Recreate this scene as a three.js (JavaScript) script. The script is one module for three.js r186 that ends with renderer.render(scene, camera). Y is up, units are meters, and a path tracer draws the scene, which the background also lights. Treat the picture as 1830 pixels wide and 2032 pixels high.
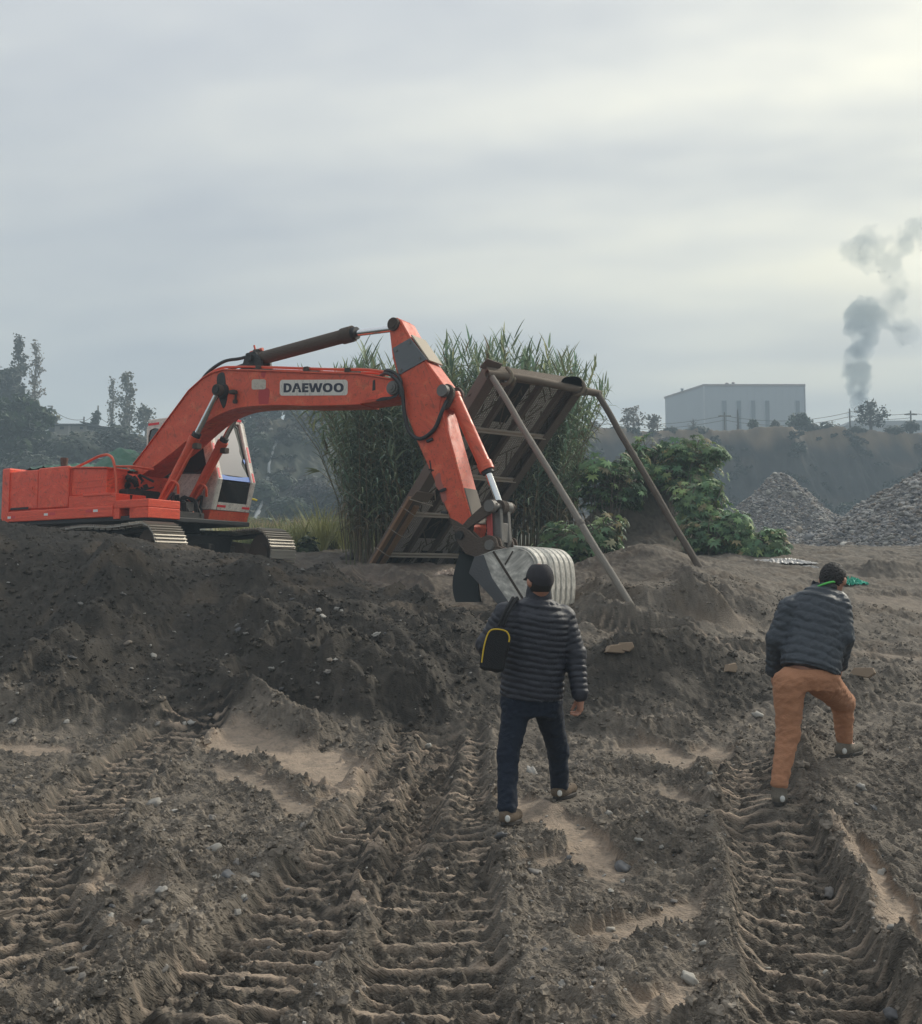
import * as THREE from 'three';
import { mergeGeometries, mergeVertices, toCreasedNormals } from 'three/addons/utils/BufferGeometryUtils.js';
import { RoundedBoxGeometry } from 'three/addons/geometries/RoundedBoxGeometry.js';
import { createNoise2D, createNoise3D } from 'simplex-noise';

// ---------- camera, sky, sun, exposure ----------
const scene = new THREE.Scene();
const FOCAL = 1830, PITCH = Math.atan(134 / FOCAL), EYE = new THREE.Vector3(0, 1.6, 0);   // a phone's main camera, photo pixels 1830 x 2032
const camera = new THREE.PerspectiveCamera(2 * Math.atan(1016 / FOCAL) * 180 / Math.PI, 922 / 1024, 0.1, 1200);
camera.position.copy(EYE); camera.rotation.set(PITCH, 0, 0);
const renderer = new THREE.WebGLRenderer({ antialias: true });
renderer.toneMapping = THREE.LinearToneMapping; renderer.toneMappingExposure = 1.5;
renderer.shadowMap.enabled = true; renderer.setSize(922, 1024);
const SUN_AZ = 52 * Math.PI / 180, SUN_EL = 34 * Math.PI / 180;      // azimuth to the right of the view, behind thin cloud
const sunDir = new THREE.Vector3(Math.sin(SUN_AZ) * Math.cos(SUN_EL), Math.sin(SUN_EL), -Math.cos(SUN_AZ) * Math.cos(SUN_EL));
const sun = new THREE.DirectionalLight(new THREE.Color(1.0, 0.93, 0.80), 3.0);
sun.position.copy(sunDir).multiplyScalar(60); sun.castShadow = true; sun.shadow.radius = 20; sun.shadow.mapSize.set(2048, 2048);
Object.assign(sun.shadow.camera, { left: -40, right: 40, top: 40, bottom: -40, near: 1, far: 160 });
scene.add(sun); scene.add(sun.target);

function rng(seed) { let s = seed >>> 0; return () => { s = (s + 0x6d2b79f5) | 0; let t = Math.imul(s ^ (s >>> 15), 1 | s); t = (t + Math.imul(t ^ (t >>> 7), 61 | t)) ^ t; return ((t ^ (t >>> 14)) >>> 0) / 4294967296; }; }
const n2 = createNoise2D(rng(7)), n2b = createNoise2D(rng(11)), n3 = createNoise3D(rng(13));
const clamp = (x, a = 0, b = 1) => Math.min(b, Math.max(a, x)), lerp = (a, b, t) => a + (b - a) * t;
const hyp = (a, b, c = 0) => Math.sqrt(a * a + b * b + c * c);
const sst = (a, b, x) => { const t = clamp((x - a) / (b - a)); return t * t * (3 - 2 * t); };
const fbm = (x, y, o = 4) => { let s = 0, a = 1, t = 0; for (let i = 0; i < o; i++) { s += a * n2(x, y); t += a; a *= .5; x = x * 2.03 + 17; y = y * 2.03 - 9; } return s / t; };
const fbm3 = (x, y, z, o = 4) => { let s = 0, a = 1, t = 0; for (let i = 0; i < o; i++) { s += a * n3(x, y, z); t += a; a *= .5; x = x * 2.03 + 17; y = y * 2.03 - 9; z = z * 2.03 + 5; } return s / t; };

{ // thin layered overcast, warm where the sun stands behind it
  const W = 1280, Hh = 640, data = new Float32Array(W * Hh * 4);
  for (let j = 0; j < Hh; j++) {
    const el = ((j + .5) / Hh - .5) * Math.PI, y = Math.sin(el), ce = Math.cos(el);
    for (let i = 0; i < W; i++) {
      const ro = ((i + .5) / W - .5) * 2 * Math.PI, x = Math.cos(ro) * ce, z = Math.sin(ro) * ce;
      const c = x * sunDir.x + y * sunDir.y + z * sunDir.z;
      const yy = Math.max(y, 0), k = 1 / (yy + .16);                       // a flat cloud sheet seen in perspective
      const px = x * k, pz = z * k;
      let st = fbm(px * .5 + pz * .16 + 3, pz * 1.7 - px * .22, 5) * .8 + fbm(px * .28 - 5, pz * .5 + 2, 3) * .5 + .16 * fbm(px * 3, pz * 5, 3) * sst(.1, .5, y);
      const sep = Math.acos(clamp(c, -1, 1));
      const g = Math.exp(-sep * sep / .18), g2 = Math.exp(-sep * sep / .55);
      const low = Math.exp(-yy * 7);
      let L = .495 + .17 * st + .06 * sst(.3, 1, y) + g2 * .30 * (1 + .8 * st) + g * .46 * (1 + 1.0 * st) + .30 * low;
      let warm = clamp(.50 + .45 * g2 + .35 * g * (1 + st) + .25 * low * sst(-1, .9, c) + .42 * st - .25 * sst(.15, .75, y) * (1 - g2), -.3, 1.1);
      const R = lerp(.94, 1.06, warm), G = lerp(.995, 1.01, warm), B = lerp(1.16, .83, warm);
      const o = (j * W + i) * 4;
      data[o] = L * R; data[o + 1] = L * G; data[o + 2] = L * B; data[o + 3] = 1;
    }
  }
  const sky = new THREE.DataTexture(data, W, Hh, THREE.RGBAFormat, THREE.FloatType);
  sky.mapping = THREE.EquirectangularReflectionMapping; sky.magFilter = THREE.LinearFilter; sky.minFilter = THREE.LinearFilter; sky.wrapS = THREE.RepeatWrapping; sky.needsUpdate = true;
  scene.background = sky; scene.environment = sky;
}
scene.fog = new THREE.FogExp2(new THREE.Color(0.64, 0.83, 1.0), 0.0037);       // smoke haze hanging in the pit

// ---------- helpers ----------
const V = (x, y, z) => new THREE.Vector3(x, y, z);
function rayOf(px, py) { const u = (px - 915) / FOCAL, v = (1016 - py) / FOCAL, c = Math.cos(PITCH), s = Math.sin(PITCH); return V(u, v * c + s, v * s - c); }
function at(px, py, depth) { const r = rayOf(px, py); return r.multiplyScalar(depth / -r.z).add(EYE); }   // a photo pixel at a known distance -> point in metres
const used = new Map();
function numbered(name) { const k = used.get(name) ?? 0; used.set(name, k + 1); return k ? name + '_' + String(k).padStart(3, '0') : name; }
function tag(o, label, category, group, kind) { o.userData.label = label; o.userData.category = category; if (group) o.userData.group = group; if (kind) o.userData.kind = kind; return o; }
function thing(name, label, category, pos = [0, 0, 0], turn = 0, group) { const o = new THREE.Group(); o.name = numbered(name); o.position.set(...pos); o.rotation.y = turn; scene.add(o); return tag(o, label, category, group); }
function mesh(name, geo, mat, parent) {
  const g = Array.isArray(geo) ? merge(geo) : geo;
  const m = new THREE.Mesh(g, mat); m.castShadow = m.receiveShadow = true;
  m.name = parent ? name : numbered(name); (parent ?? scene).add(m); return m;
}
function merge(list) {
  if (list.length === 1) return list[0];
  const flat = list.map((g) => { const q = g.index ? g.toNonIndexed() : g; for (const k of Object.keys(q.attributes)) if (!['position', 'normal', 'uv', 'color'].includes(k)) q.deleteAttribute(k); return q; });
  const col = flat.some((g) => g.attributes.color);
  for (const g of flat) {
    const n = g.attributes.position.count;
    if (!g.attributes.uv) g.setAttribute('uv', new THREE.BufferAttribute(new Float32Array(n * 2), 2));
    if (col && !g.attributes.color) g.setAttribute('color', new THREE.BufferAttribute(new Float32Array(n * 3).fill(1), 3));
    if (!g.attributes.normal) g.computeVertexNormals();
  }
  return mergeGeometries(flat);
}
const tf = (g, x = 0, y = 0, z = 0, rx = 0, ry = 0, rz = 0) => { if (rx || ry || rz) g.applyMatrix4(new THREE.Matrix4().makeRotationFromEuler(new THREE.Euler(rx, ry, rz))); return g.translate(x, y, z); };
// chamfered box between two corners
function box(x0, x1, y0, y1, z0, z1, r = .012) {
  const w = x1 - x0, h = y1 - y0, d = z1 - z0, q = Math.min(r, w / 2.2, h / 2.2, d / 2.2);
  return (q > .002 ? new RoundedBoxGeometry(w, h, d, 1, q) : new THREE.BoxGeometry(w, h, d)).translate((x0 + x1) / 2, (y0 + y1) / 2, (z0 + z1) / 2);
}
function cyl(a, b, r0, r1 = r0, seg = 14, open = false) {
  const d = b.clone().sub(a), g = new THREE.CylinderGeometry(r1, r0, d.length(), seg, 1, open);
  return g.applyQuaternion(new THREE.Quaternion().setFromUnitVectors(V(0, 1, 0), d.normalize())).translate((a.x + b.x) / 2, (a.y + b.y) / 2, (a.z + b.z) / 2);
}
// bar of rectangular section from a to b, w across (roughly along side), t thick
function bar(a, b, w, t, side = V(0, 0, 1), r = .008) {
  const d = b.clone().sub(a), L = d.length(), x = d.normalize(), z = side.clone().addScaledVector(x, -side.dot(x)).normalize(), y = z.clone().cross(x);
  const g = r > 0 ? new RoundedBoxGeometry(L, t, w, 1, Math.min(r, t / 2.2, w / 2.2)) : new THREE.BoxGeometry(L, t, w);
  return g.applyMatrix4(new THREE.Matrix4().makeBasis(x, y, z)).translate((a.x + b.x) / 2, (a.y + b.y) / 2, (a.z + b.z) / 2);
}
function tube(pts, r, seg = 24, rad = 8) { return new THREE.TubeGeometry(new THREE.CatmullRomCurve3(pts), seg, r, rad); }
// profile in the x,y plane extruded along z from z0 to z1
function plate(pts, z0, z1, bevel = .012, curve = 6) {
  const s = pts instanceof THREE.Shape ? pts : new THREE.Shape(pts.map(([x, y]) => new THREE.Vector2(x, y)));
  const b = Math.min(bevel, (z1 - z0) / 2.5);
  return new THREE.ExtrudeGeometry(s, { depth: z1 - z0 - 2 * b, bevelEnabled: b > 0, bevelSize: b, bevelOffset: -b, bevelThickness: b, bevelSegments: 1, curveSegments: curve }).translate(0, 0, z0 + b);
}
function smooth(pts, n = 40, closed = false) { return new THREE.CatmullRomCurve3(pts.map(([x, y]) => V(x, y, 0)), closed, 'centripetal').getPoints(n).map((p) => [p.x, p.y]); }
function paint(g, f) { const p = g.attributes.position, c = new Float32Array(p.count * 3), n = g.attributes.normal; for (let i = 0; i < p.count; i++) { const q = f(p.getX(i), p.getY(i), p.getZ(i), n?.getY(i)); c[i * 3] = q[0]; c[i * 3 + 1] = q[1]; c[i * 3 + 2] = q[2]; } g.setAttribute('color', new THREE.BufferAttribute(c, 3)); return g; }
function tex(size, f, srgb = false, rep = 1) {   // f(u, v) -> [r, g, b] 0..1 or a grey; tiles
  const d = new Uint8Array(size * size * 4);
  for (let j = 0; j < size; j++) for (let i = 0; i < size; i++) { const q = f(i / size, j / size), o = (j * size + i) * 4; const a = Array.isArray(q) ? q : [q, q, q]; for (let c = 0; c < 3; c++) d[o + c] = clamp(a[c]) * 255; d[o + 3] = 255; }
  const t = new THREE.DataTexture(d, size, size); t.wrapS = t.wrapT = THREE.RepeatWrapping; t.magFilter = THREE.LinearFilter; t.minFilter = THREE.LinearMipmapLinearFilter; t.generateMipmaps = true;
  if (srgb) t.colorSpace = THREE.SRGBColorSpace; t.repeat.set(rep, rep); t.needsUpdate = true; return t;
}
// noise that tiles: points on a torus in 3D
const tn = (u, v, f, s = 0) => { const a = u * 6.28318, b = v * 6.28318, R = f / 6.28318; return n3(Math.cos(a) * R + s, Math.sin(a) * R + Math.cos(b) * R * 1.3, Math.sin(b) * R * 1.3 - s); };
const tfbm = (u, v, f, o = 4, s = 0) => { let q = 0, a = 1, t = 0; for (let i = 0; i < o; i++) { q += a * tn(u, v, f, s + i * 7.3); t += a; a *= .55; f *= 2.07; } return q / t; };
const std = (c, rough = .8, more = {}) => { const m = new THREE.MeshStandardMaterial({ roughness: rough, ...more }); Array.isArray(c) ? m.color.setRGB(...c) : m.color.set(c); return m; };
const phys = (c, rough = .8, more = {}) => { const m = new THREE.MeshPhysicalMaterial({ roughness: rough, ...more }); Array.isArray(c) ? m.color.setRGB(...c) : m.color.set(c); return m; };
// ---------- terrain: one height function ----------
const CTRL = [];   // x, depth, height
{
  const P = (px, py, d) => { const p = at(px, py, d); CTRL.push([p.x, d, p.y]); };
  for (const x of [-7, -3, 0, 3, 7]) { CTRL.push([x, -6, 0], [x, 0, 0], [x, 3.2, 0]); }
  for (const x of [-16, 16]) CTRL.push([x, -6, .2], [x, 3, .3]);
  for (const px of [-500, 0, 450, 915, 1400, 1830, 2300]) P(px, 1640, 5.98);
  for (const px of [-500, 0, 400, 850]) P(px, 1462, 8.6);
  for (const px of [-600, 0]) P(px, 1424, 9.1);
  P(300, 1430, 9.1); P(600, 1450, 8.8); P(860, 1425, 9.2); P(1100, 1440, 9.0);
  for (const [px, py, d] of [[-500, 1010, 13.4], [-200, 1024, 13.4], [0, 1036, 13.4], [110, 1052, 13.3], [215, 1067, 13.2], [327, 1082, 13.1], [423, 1102, 13], [485, 1103, 12.9], [577, 1131, 12.7], [654, 1160, 12.2], [743, 1200, 11.6], [871, 1245, 10.8], [950, 1274, 10.4]]) P(px, py, d);
  P(100, 1220, 11.2); P(330, 1250, 10.9); P(560, 1290, 10.6);
  for (const [x, d] of [[-5.67, 17.1], [-4, 15.4], [-7, 15.6], [-3.2, 17.4], [-7.5, 18.5], [-4.2, 19.2]]) CTRL.push([x, d, 1.58]);
  CTRL.push([-3, 16.3, 1.5], [-2.4, 15.2, 1.42], [-12, 16, 2], [-14, 20, 2], [-18, 9, 1]);
  P(700, 1165, 14.5); P(850, 1205, 13.6); P(1000, 1228, 13.1); P(760, 1120, 18);
  CTRL.push([-2, 18.5, 1.85], [-.25, 19.6, 1.85], [2.3, 12.1, 1.28], [3.75, 14.3, 1.78], [.9, 12.6, 1.0], [-1.6, 16, 1.55]);
  P(1180, 1440, 9); P(1350, 1450, 8.9); P(1480, 1440, 9); P(1690, 1506, 6.9); P(1830, 1490, 7.1); P(2200, 1470, 7.4); P(1800, 1420, 8.4);
  P(1200, 1318, 9.9); P(1350, 1325, 9.8); P(1480, 1330, 9.9); P(1780, 1330, 10.2); P(2200, 1320, 10.3);
  P(1300, 1270, 11.5); P(1500, 1280, 11.6); P(1760, 1285, 11.8); P(2200, 1280, 12);
  P(1290, 1150, 14.2); P(1500, 1150, 15); P(1760, 1165, 15); P(2200, 1150, 15.5);
  P(1650, 1085, 25); P(1200, 1092, 21); P(1450, 1095, 20); P(2300, 1085, 24); P(620, 1108, 22); P(300, 1100, 24); P(-300, 1100, 24);
  CTRL.push([14, 18, 2], [18, 9, 1]);
}
const TPS = (() => {   // thin plate through the control points, slightly relaxed
  const n = CTRL.length, N = n + 3, A = Array.from({ length: N }, () => new Float64Array(N + 1));
  const U = (r2) => (r2 > 1e-9 ? r2 * Math.log(r2) : 0);
  for (let i = 0; i < n; i++) {
    for (let j = 0; j < n; j++) { const dx = CTRL[i][0] - CTRL[j][0], dz = CTRL[i][1] - CTRL[j][1]; A[i][j] = U(dx * dx + dz * dz) + (i === j ? .35 : 0); }
    A[i][n] = A[n][i] = 1; A[i][n + 1] = A[n + 1][i] = CTRL[i][0]; A[i][n + 2] = A[n + 2][i] = CTRL[i][1]; A[i][N] = CTRL[i][2];
  }
  for (let c = 0; c < N; c++) {
    let p = c; for (let r = c + 1; r < N; r++) if (Math.abs(A[r][c]) > Math.abs(A[p][c])) p = r;
    [A[c], A[p]] = [A[p], A[c]];
    for (let r = 0; r < N; r++) if (r !== c) { const f = A[r][c] / A[c][c]; if (f) for (let k = c; k <= N; k++) A[r][k] -= f * A[c][k]; }
  }
  const w = A.map((r, i) => r[N] / r[i]);
  return (x, d) => { let s = w[n] + w[n + 1] * x + w[n + 2] * d; for (let i = 0; i < n; i++) { const dx = x - CTRL[i][0], dz = d - CTRL[i][1], r2 = dx * dx + dz * dz; if (r2 > 1e-9) s += w[i] * r2 * Math.log(r2); } return s; };
})();
const TERRACE = 18.0;
function farH(x, d) {
  const floor = d < 50 ? lerp(2.1, 3.3, sst(24, 50, d)) : lerp(3.3, 8, clamp((d - 50) / 44));
  const left = sst(-4, -20, x);
  const wob = 2.2 * n2(x * .045, 3.1) + 1.1 * n2(x * .14, 8.2) + .45 * n2b(x * .5, 1.7);
  const toe = lerp(93, 76, left) + wob, lip = lerp(100.5, 98, left) + wob * .8;
  let t = clamp((d - toe) / (lip - toe));
  t = lerp(t < .25 ? t * t * 2.2 : .1375 + (t - .25) * 1.15, t * t * (3 - 2 * t), left);
  return lerp(floor, lerp(TERRACE, TERRACE - 1.7, sst(-25, -33, x)) + .35 * n2(x * .03, d * .03), clamp(t));
}
function baseH(x, d) {
  if (d > 30) return farH(x, d);
  const near = d > -8 && Math.abs(x) < 22 ? TPS(x, d) : .2;
  const side = lerp(.2, 2, sst(4, 18, d));
  let h = lerp(near, side, Math.max(sst(13, 19, Math.abs(x)), sst(-2, -7, d)));
  if (d > 22) h = lerp(h, farH(x, d), sst(22, 30, d));
  const b = (x - 5.0) / 1.9, c = (d - 23.4) / 1.8; h += 1.75 * Math.exp(-((b * b + c * c) ** 1.25));          // soil heap under the castor bushes
  const e = (x - 3.0) / 1.0, f = (d - 15.6) / .9; h += .42 * Math.exp(-e * e - f * f);
  return h;
}
function G(px, py) {   // where the line of sight through a photo pixel meets the smooth ground
  const r = rayOf(px, py); let t0 = 1.5, s0 = 1;
  for (let t = 1.5; t < 120; t *= 1.004) { const s = EYE.y + r.y * t - baseH(r.x * t, -r.z * t); if (s < 0) { let a = t0, b = t; for (let i = 0; i < 20; i++) { const m = (a + b) / 2; EYE.y + r.y * m - baseH(r.x * m, -r.z * m) < 0 ? b = m : a = m; } return [r.x * a, -r.z * a]; } t0 = t; }
  return [r.x * t0, -r.z * t0];
}
// polylines on the ground, in photo pixels laid onto the terrain
function line(pix, n = 26) { const c = new THREE.CatmullRomCurve3(pix.map(([a, b]) => { const g = G(a, b); return V(g[0], 0, g[1]); }), false, 'centripetal'); const p = c.getPoints(n); return prep(p.map((q) => [q.x, q.z])); }
function prep(p) { const s = [0]; for (let i = 1; i < p.length; i++) s.push(s[i - 1] + hyp(p[i][0] - p[i - 1][0], p[i][1] - p[i - 1][1])); const xs = p.map((q) => q[0]), zs = p.map((q) => q[1]); return { p, s, L: s[s.length - 1], box: [Math.min(...xs), Math.max(...xs), Math.min(...zs), Math.max(...zs)] }; }
function near(l, x, d, reach) {   // [signed lateral distance, arc length] or null
  const b = l.box; if (x < b[0] - reach || x > b[1] + reach || d < b[2] - reach || d > b[3] + reach) return null;
  let best = reach * reach, res = null;
  for (let i = 1; i < l.p.length; i++) {
    const [ax, az] = l.p[i - 1], ex = l.p[i][0] - ax, ez = l.p[i][1] - az, q = ex * ex + ez * ez, t = clamp(((x - ax) * ex + (d - az) * ez) / q), dx = x - ax - ex * t, dz = d - az - ez * t, r = dx * dx + dz * dz;
    if (r < best) { best = r; res = [Math.sqrt(r) * (ex * dz - ez * dx > 0 ? 1 : -1), l.s[i - 1] + t * Math.sqrt(q)]; }
  }
  return res;
}
const TRACKS = [   // crawler prints: centre line, half width, depth
  [line([[60, 1960], [20, 1780], [120, 1650], [225, 1555], [330, 1475], [390, 1425], [420, 1395]]), .30, .07],
  [line([[330, 2120], [430, 2000], [540, 1870], [650, 1755], [745, 1655], [806, 1560], [838, 1480], [850, 1430]]), .31, .085],
  [line([[850, 2200], [856, 2000], [866, 1800], [876, 1640], [890, 1520], [900, 1435]]), .30, .075],
  [line([[1680, 2180], [1630, 1980], [1572, 1800], [1530, 1670], [1498, 1560], [1474, 1490]]), .29, .10],
  [line([[1100, 1236], [1250, 1265], [1400, 1290], [1560, 1302], [1820, 1312]]), .32, .06],
  [line([[690, 1152], [780, 1182], [870, 1212], [960, 1240]]), .3, .06],
];
const RIDGES = [   // berms of loose soil: line, height, half width, [skew]
  [line([[404, 1330], [450, 1385], [520, 1425], [600, 1462], [660, 1490]]), .26, .32],
  [line([[461, 1315], [560, 1350], [640, 1375], [720, 1405], [765, 1440]]), .34, .42],
  [line([[427, 1215], [520, 1268], [600, 1305], [686, 1350], [753, 1362], [821, 1385], [886, 1422]]), .38, .48],
  [line([[219, 1120], [219, 1180], [216, 1250], [170, 1300], [127, 1340], [60, 1390], [-60, 1440]]), .52, .75],
  [line([[430, 1130], [560, 1190], [690, 1250], [800, 1300], [900, 1340]]), .24, .5],
  [line([[-40, 1090], [40, 1180], [70, 1280], [60, 1360]]), -.22, .7],
  [line([[-100, 1430], [60, 1432], [150, 1425], [250, 1420], [330, 1428], [400, 1440]]), .13, .22],
  [line([[760, 1560], [752, 1500], [760, 1450]]), .08, .16],
  [line([[650, 1240], [760, 1225], [880, 1262], [960, 1278]]), .12, .22],
  [line([[640, 1150], [720, 1140], [800, 1155], [870, 1180]]), .2, .3],
  [line([[760, 1180], [860, 1215], [960, 1248]]), .18, .25],
  [line([[1130, 1215], [1240, 1235], [1330, 1262], [1430, 1290], [1500, 1300]]), .2, .24],
  [line([[1150, 1175], [1250, 1190], [1360, 1205], [1480, 1240]]), .24, .28],
  [line([[1310, 1195], [1400, 1215], [1500, 1250]]), .2, .25],
  [line([[1140, 1345], [1250, 1312], [1380, 1308], [1500, 1330]]), .26, .4],
  [line([[1090, 1410], [1180, 1440], [1290, 1455], [1390, 1445], [1440, 1430]]), .10, .2],
  [line([[1560, 1560], [1600, 1520], [1640, 1440], [1700, 1390], [1830, 1350]]), .22, .3],
  [line([[1640, 1620], [1680, 1720], [1740, 1850], [1810, 1960], [1850, 2060]]), .08, .13],
  [line([[1440, 1500], [1432, 1600], [1440, 1720], [1460, 1860], [1480, 2060]]), .075, .12],
  [line([[1000, 1600], [1060, 1640], [1090, 1690]]), .05, .08],
  [line([[1100, 1590], [1180, 1545], [1290, 1535], [1380, 1560]]), .07, .12],
  [line([[440, 1500], [540, 1520], [640, 1560], [712, 1600]]), .035, .06],
  [line([[240, 1640], [300, 1730], [330, 1800], [300, 1900]]), .07, .14],
  [line([[1690, 1130], [1760, 1140], [1860, 1135]]), .2, .5],
  [line([[1330, 1130], [1450, 1190], [1560, 1230]]), .12, .3],
];
const FLATS = [   // smeared, dried strips: line, half width, paleness
  [line([[370, 1462], [470, 1470], [580, 1500], [690, 1550], [745, 1590]]), .40, 1],
  [line([[420, 1520], [520, 1560], [610, 1620]]), .16, .55],
  [line([[980, 1585], [1060, 1610], [1130, 1650], [1190, 1705], [1215, 1760]]), .15, 1],
  [line([[1020, 1720], [1090, 1710], [1180, 1690]]), .12, .7],
  [line([[1660, 1650], [1720, 1730], [1770, 1810], [1800, 1900]]), .115, 1],
  [line([[-30, 1490], [60, 1488], [150, 1500]]), .18, .8],
  [line([[130, 1760], [230, 1775], [310, 1800]]), .14, .85],
  [line([[190, 1850], [270, 1858], [330, 1850]]), .06, .8],
  [line([[-20, 1960], [30, 1990]]), .12, .6],
  [line([[1230, 1500], [1300, 1490], [1370, 1530], [1420, 1480]]), .2, .75],
  [line([[1300, 1560], [1380, 1590], [1420, 1580]]), .1, .55],
  [line([[1140, 1890], [1260, 1850], [1380, 1800], [1440, 1790]]), .13, .7],
  [line([[1220, 2010], [1330, 1995], [1420, 1970]]), .14, .9],
  [line([[1510, 1900], [1530, 1930]]), .05, .8],
  [line([[590, 1690], [680, 1690]]), .06, .7],
  [line([[770, 1170], [850, 1205], [920, 1228]]), .28, .4],
  [line([[690, 1150], [780, 1165], [860, 1190]]), .25, .3],
  [line([[1240, 1262], [1330, 1280], [1420, 1292]]), .22, .5],
  [line([[1340, 1205], [1420, 1225], [1500, 1245]]), .3, .35],
  [line([[1680, 1290], [1760, 1300], [1860, 1310]]), .16, .5],
  [line([[1690, 1190], [1760, 1196], [1860, 1192]]), .55, .3],
];
const FEET = [[1003, 1622, 5.99], [1026, 1616, 6.19], [1106, 1572, 6.47], [1135, 1564, 6.62], [1545, 1583, 6.27], [1551, 1570, 6.46], [1668, 1489, 6.84], [1703, 1482, 6.97]].map(([px, py, d]) => { const p = at(px, py, d); return [p.x, d, p.y - .05]; });   // where shoes press the soil
const detail = { rough: 1, pale: 0, bar: 0, print: 0, tone: 0 };
// broken soil: irregular crumbs, each with its own height, parted by narrow cracks
const hash2 = (i, j) => { let h = Math.imul(i, 374761393) + Math.imul(j, 668265263); h = Math.imul(h ^ (h >>> 13), 1274126177); return ((h ^ (h >>> 16)) >>> 0) / 4294967296; };
const crumb = { v: 0, gap: 0 };
function crumbs(x, y) {
  const ix = Math.floor(x), iy = Math.floor(y); let a = 9, b = 9, id = 0;
  for (let j = iy - 1; j <= iy + 1; j++) for (let i = ix - 1; i <= ix + 1; i++) { const r = hash2(i, j), dx = i + .15 + .7 * r - x, dy = j + .15 + .7 * hash2(i + 91, j - 57) - y, q = dx * dx + dy * dy; if (q < a) { b = a; a = q; id = hash2(i * 3 + 7, j * 5 + 1); } else if (q < b) b = q; }
  crumb.v = id; crumb.gap = Math.sqrt(b) - Math.sqrt(a); return id * sst(0, .3, crumb.gap);
}
function H(x, d, fine = true) {
  let h = baseH(x, d), rough = 1, pale = 0, bar = 0, print = 0, ridge = 0;
  if (d > 1 && d < 30 && Math.abs(x) < 16) {
    for (const [l, hgt, w] of RIDGES) {
      const q = near(l, x, d, w * 1.4); if (!q) continue;
      const e = sst(0, .5, q[1]) * sst(0, .5, l.L - q[1]), u = Math.abs(q[0]) / w + .16 * n2(x * 2.2, d * 2.2);
      if (u < 1) { const k = Math.pow(1 - Math.max(u, 0), 1.05); h += hgt * k * e * (1 + .18 * n2b(q[1] * 1.7, hgt * 90)); rough = Math.max(rough, 1 + .4 * k); if (hgt > .22) ridge = Math.max(ridge, k * e); }
    }
    for (const [l, w, p] of FLATS) {
      const q = near(l, x, d, w * 1.7); if (!q) continue;
      const u = Math.abs(q[0]) / w + .35 * n2(x * 3.1 + 4, d * 3.1) + .18 * n2b(x * 11, d * 11), e = sst(-.05, .25, Math.min(q[1], l.L - q[1]) + .12 * n2(x * 5, d * 5));
      const k = sst(1.02, .86, u) * e * (1 - sst(.12, .4, ridge));
      rough = lerp(rough, .13, k); pale = Math.max(pale, k * p * (.72 + .38 * fbm(x * 4, d * 4 + 7, 3) - .25 * sst(.25, .6, n2b(x * 14, d * 14)))); h -= .012 * k;
      h += .02 * sst(.8, .98, u) * sst(1.25, 1.02, u) * e;
    }
    for (let i = 0; i < TRACKS.length; i++) {
      const [l, w, dep] = TRACKS[i], q = near(l, x, d, w + .32); if (!q) continue;
      const e = sst(0, .3, q[1]) * sst(0, .35, l.L - q[1]), wob = .035 * n2(q[1] * 3, i * 9.1) + .006 * n2b(x * 13, d * 13), u = Math.abs(q[0]) + wob;
      const inside = sst(w + .05, w - .055, u) * e;
      const berm = Math.exp(-(((u - w - .07) / .075) ** 2)) * (u > w - .02 ? 1 : 0) * (.5 + .7 * n2(q[1] * 2.3, i * 5 + (q[0] > 0 ? 40 : 0))) * e;
      h += .055 * Math.max(berm, -.2);
      rough = lerp(rough, 1.5, clamp(berm));
      if (inside > 0) {
        const s = q[1] + .02 * n2b(q[1] * 5, i) + .05 * q[0] * n2(q[1] * .8, i * 3 + 2), ph = s / .128, id = Math.floor(ph), f = ph - id;
        const keep = clamp(.75 + .75 * n2(id * 7.7, i * 3.3 + q[0] * 2.4) + .3 * n2b(q[0] * 9, id * 2.2));
        const pr = sst(.03, .12, f) * sst(.36, .28, f);                       // print left by one grouser
        const mid = Math.exp(-(((Math.abs(q[0]) - .07) / .05) ** 2)) * sst(-.1, .5, n2(id * 3.1, i * 7 + (q[0] > 0 ? 3 : 0)));
        const lump = .03 * Math.max(0, n2(x * 9 + i, d * 9)) + .02 * Math.max(0, n2b(x * 21, d * 21));
        h += inside * (-dep + .042 * pr * keep + .05 * mid * sst(.3, .5, f) * sst(1, .75, f) + lump * (1 - pr * keep * .8));
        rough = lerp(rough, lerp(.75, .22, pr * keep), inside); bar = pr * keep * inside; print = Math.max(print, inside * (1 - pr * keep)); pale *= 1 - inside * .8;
        pale = Math.max(pale, inside * pr * keep * (.62 + .45 * n2(x * 3, d * 3)));
      }
    }
  }
  const press = d > 5.4 && d < 7.6 ? FEET : [];
  detail.rough = rough; detail.pale = pale; detail.bar = bar; detail.print = print;
  const tread = (q) => { for (const [fx, fd, fy] of press) { const r = ((x - fx) ** 2 + (d - fd) ** 2) / .0324; if (r < 6) { const k = Math.min(1, 1.3 * Math.exp(-r)); q = lerp(q, fy, k); } } return q; };
  if (!fine) return tread(h);
  const R = hyp(x, d), a = rough;
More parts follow.
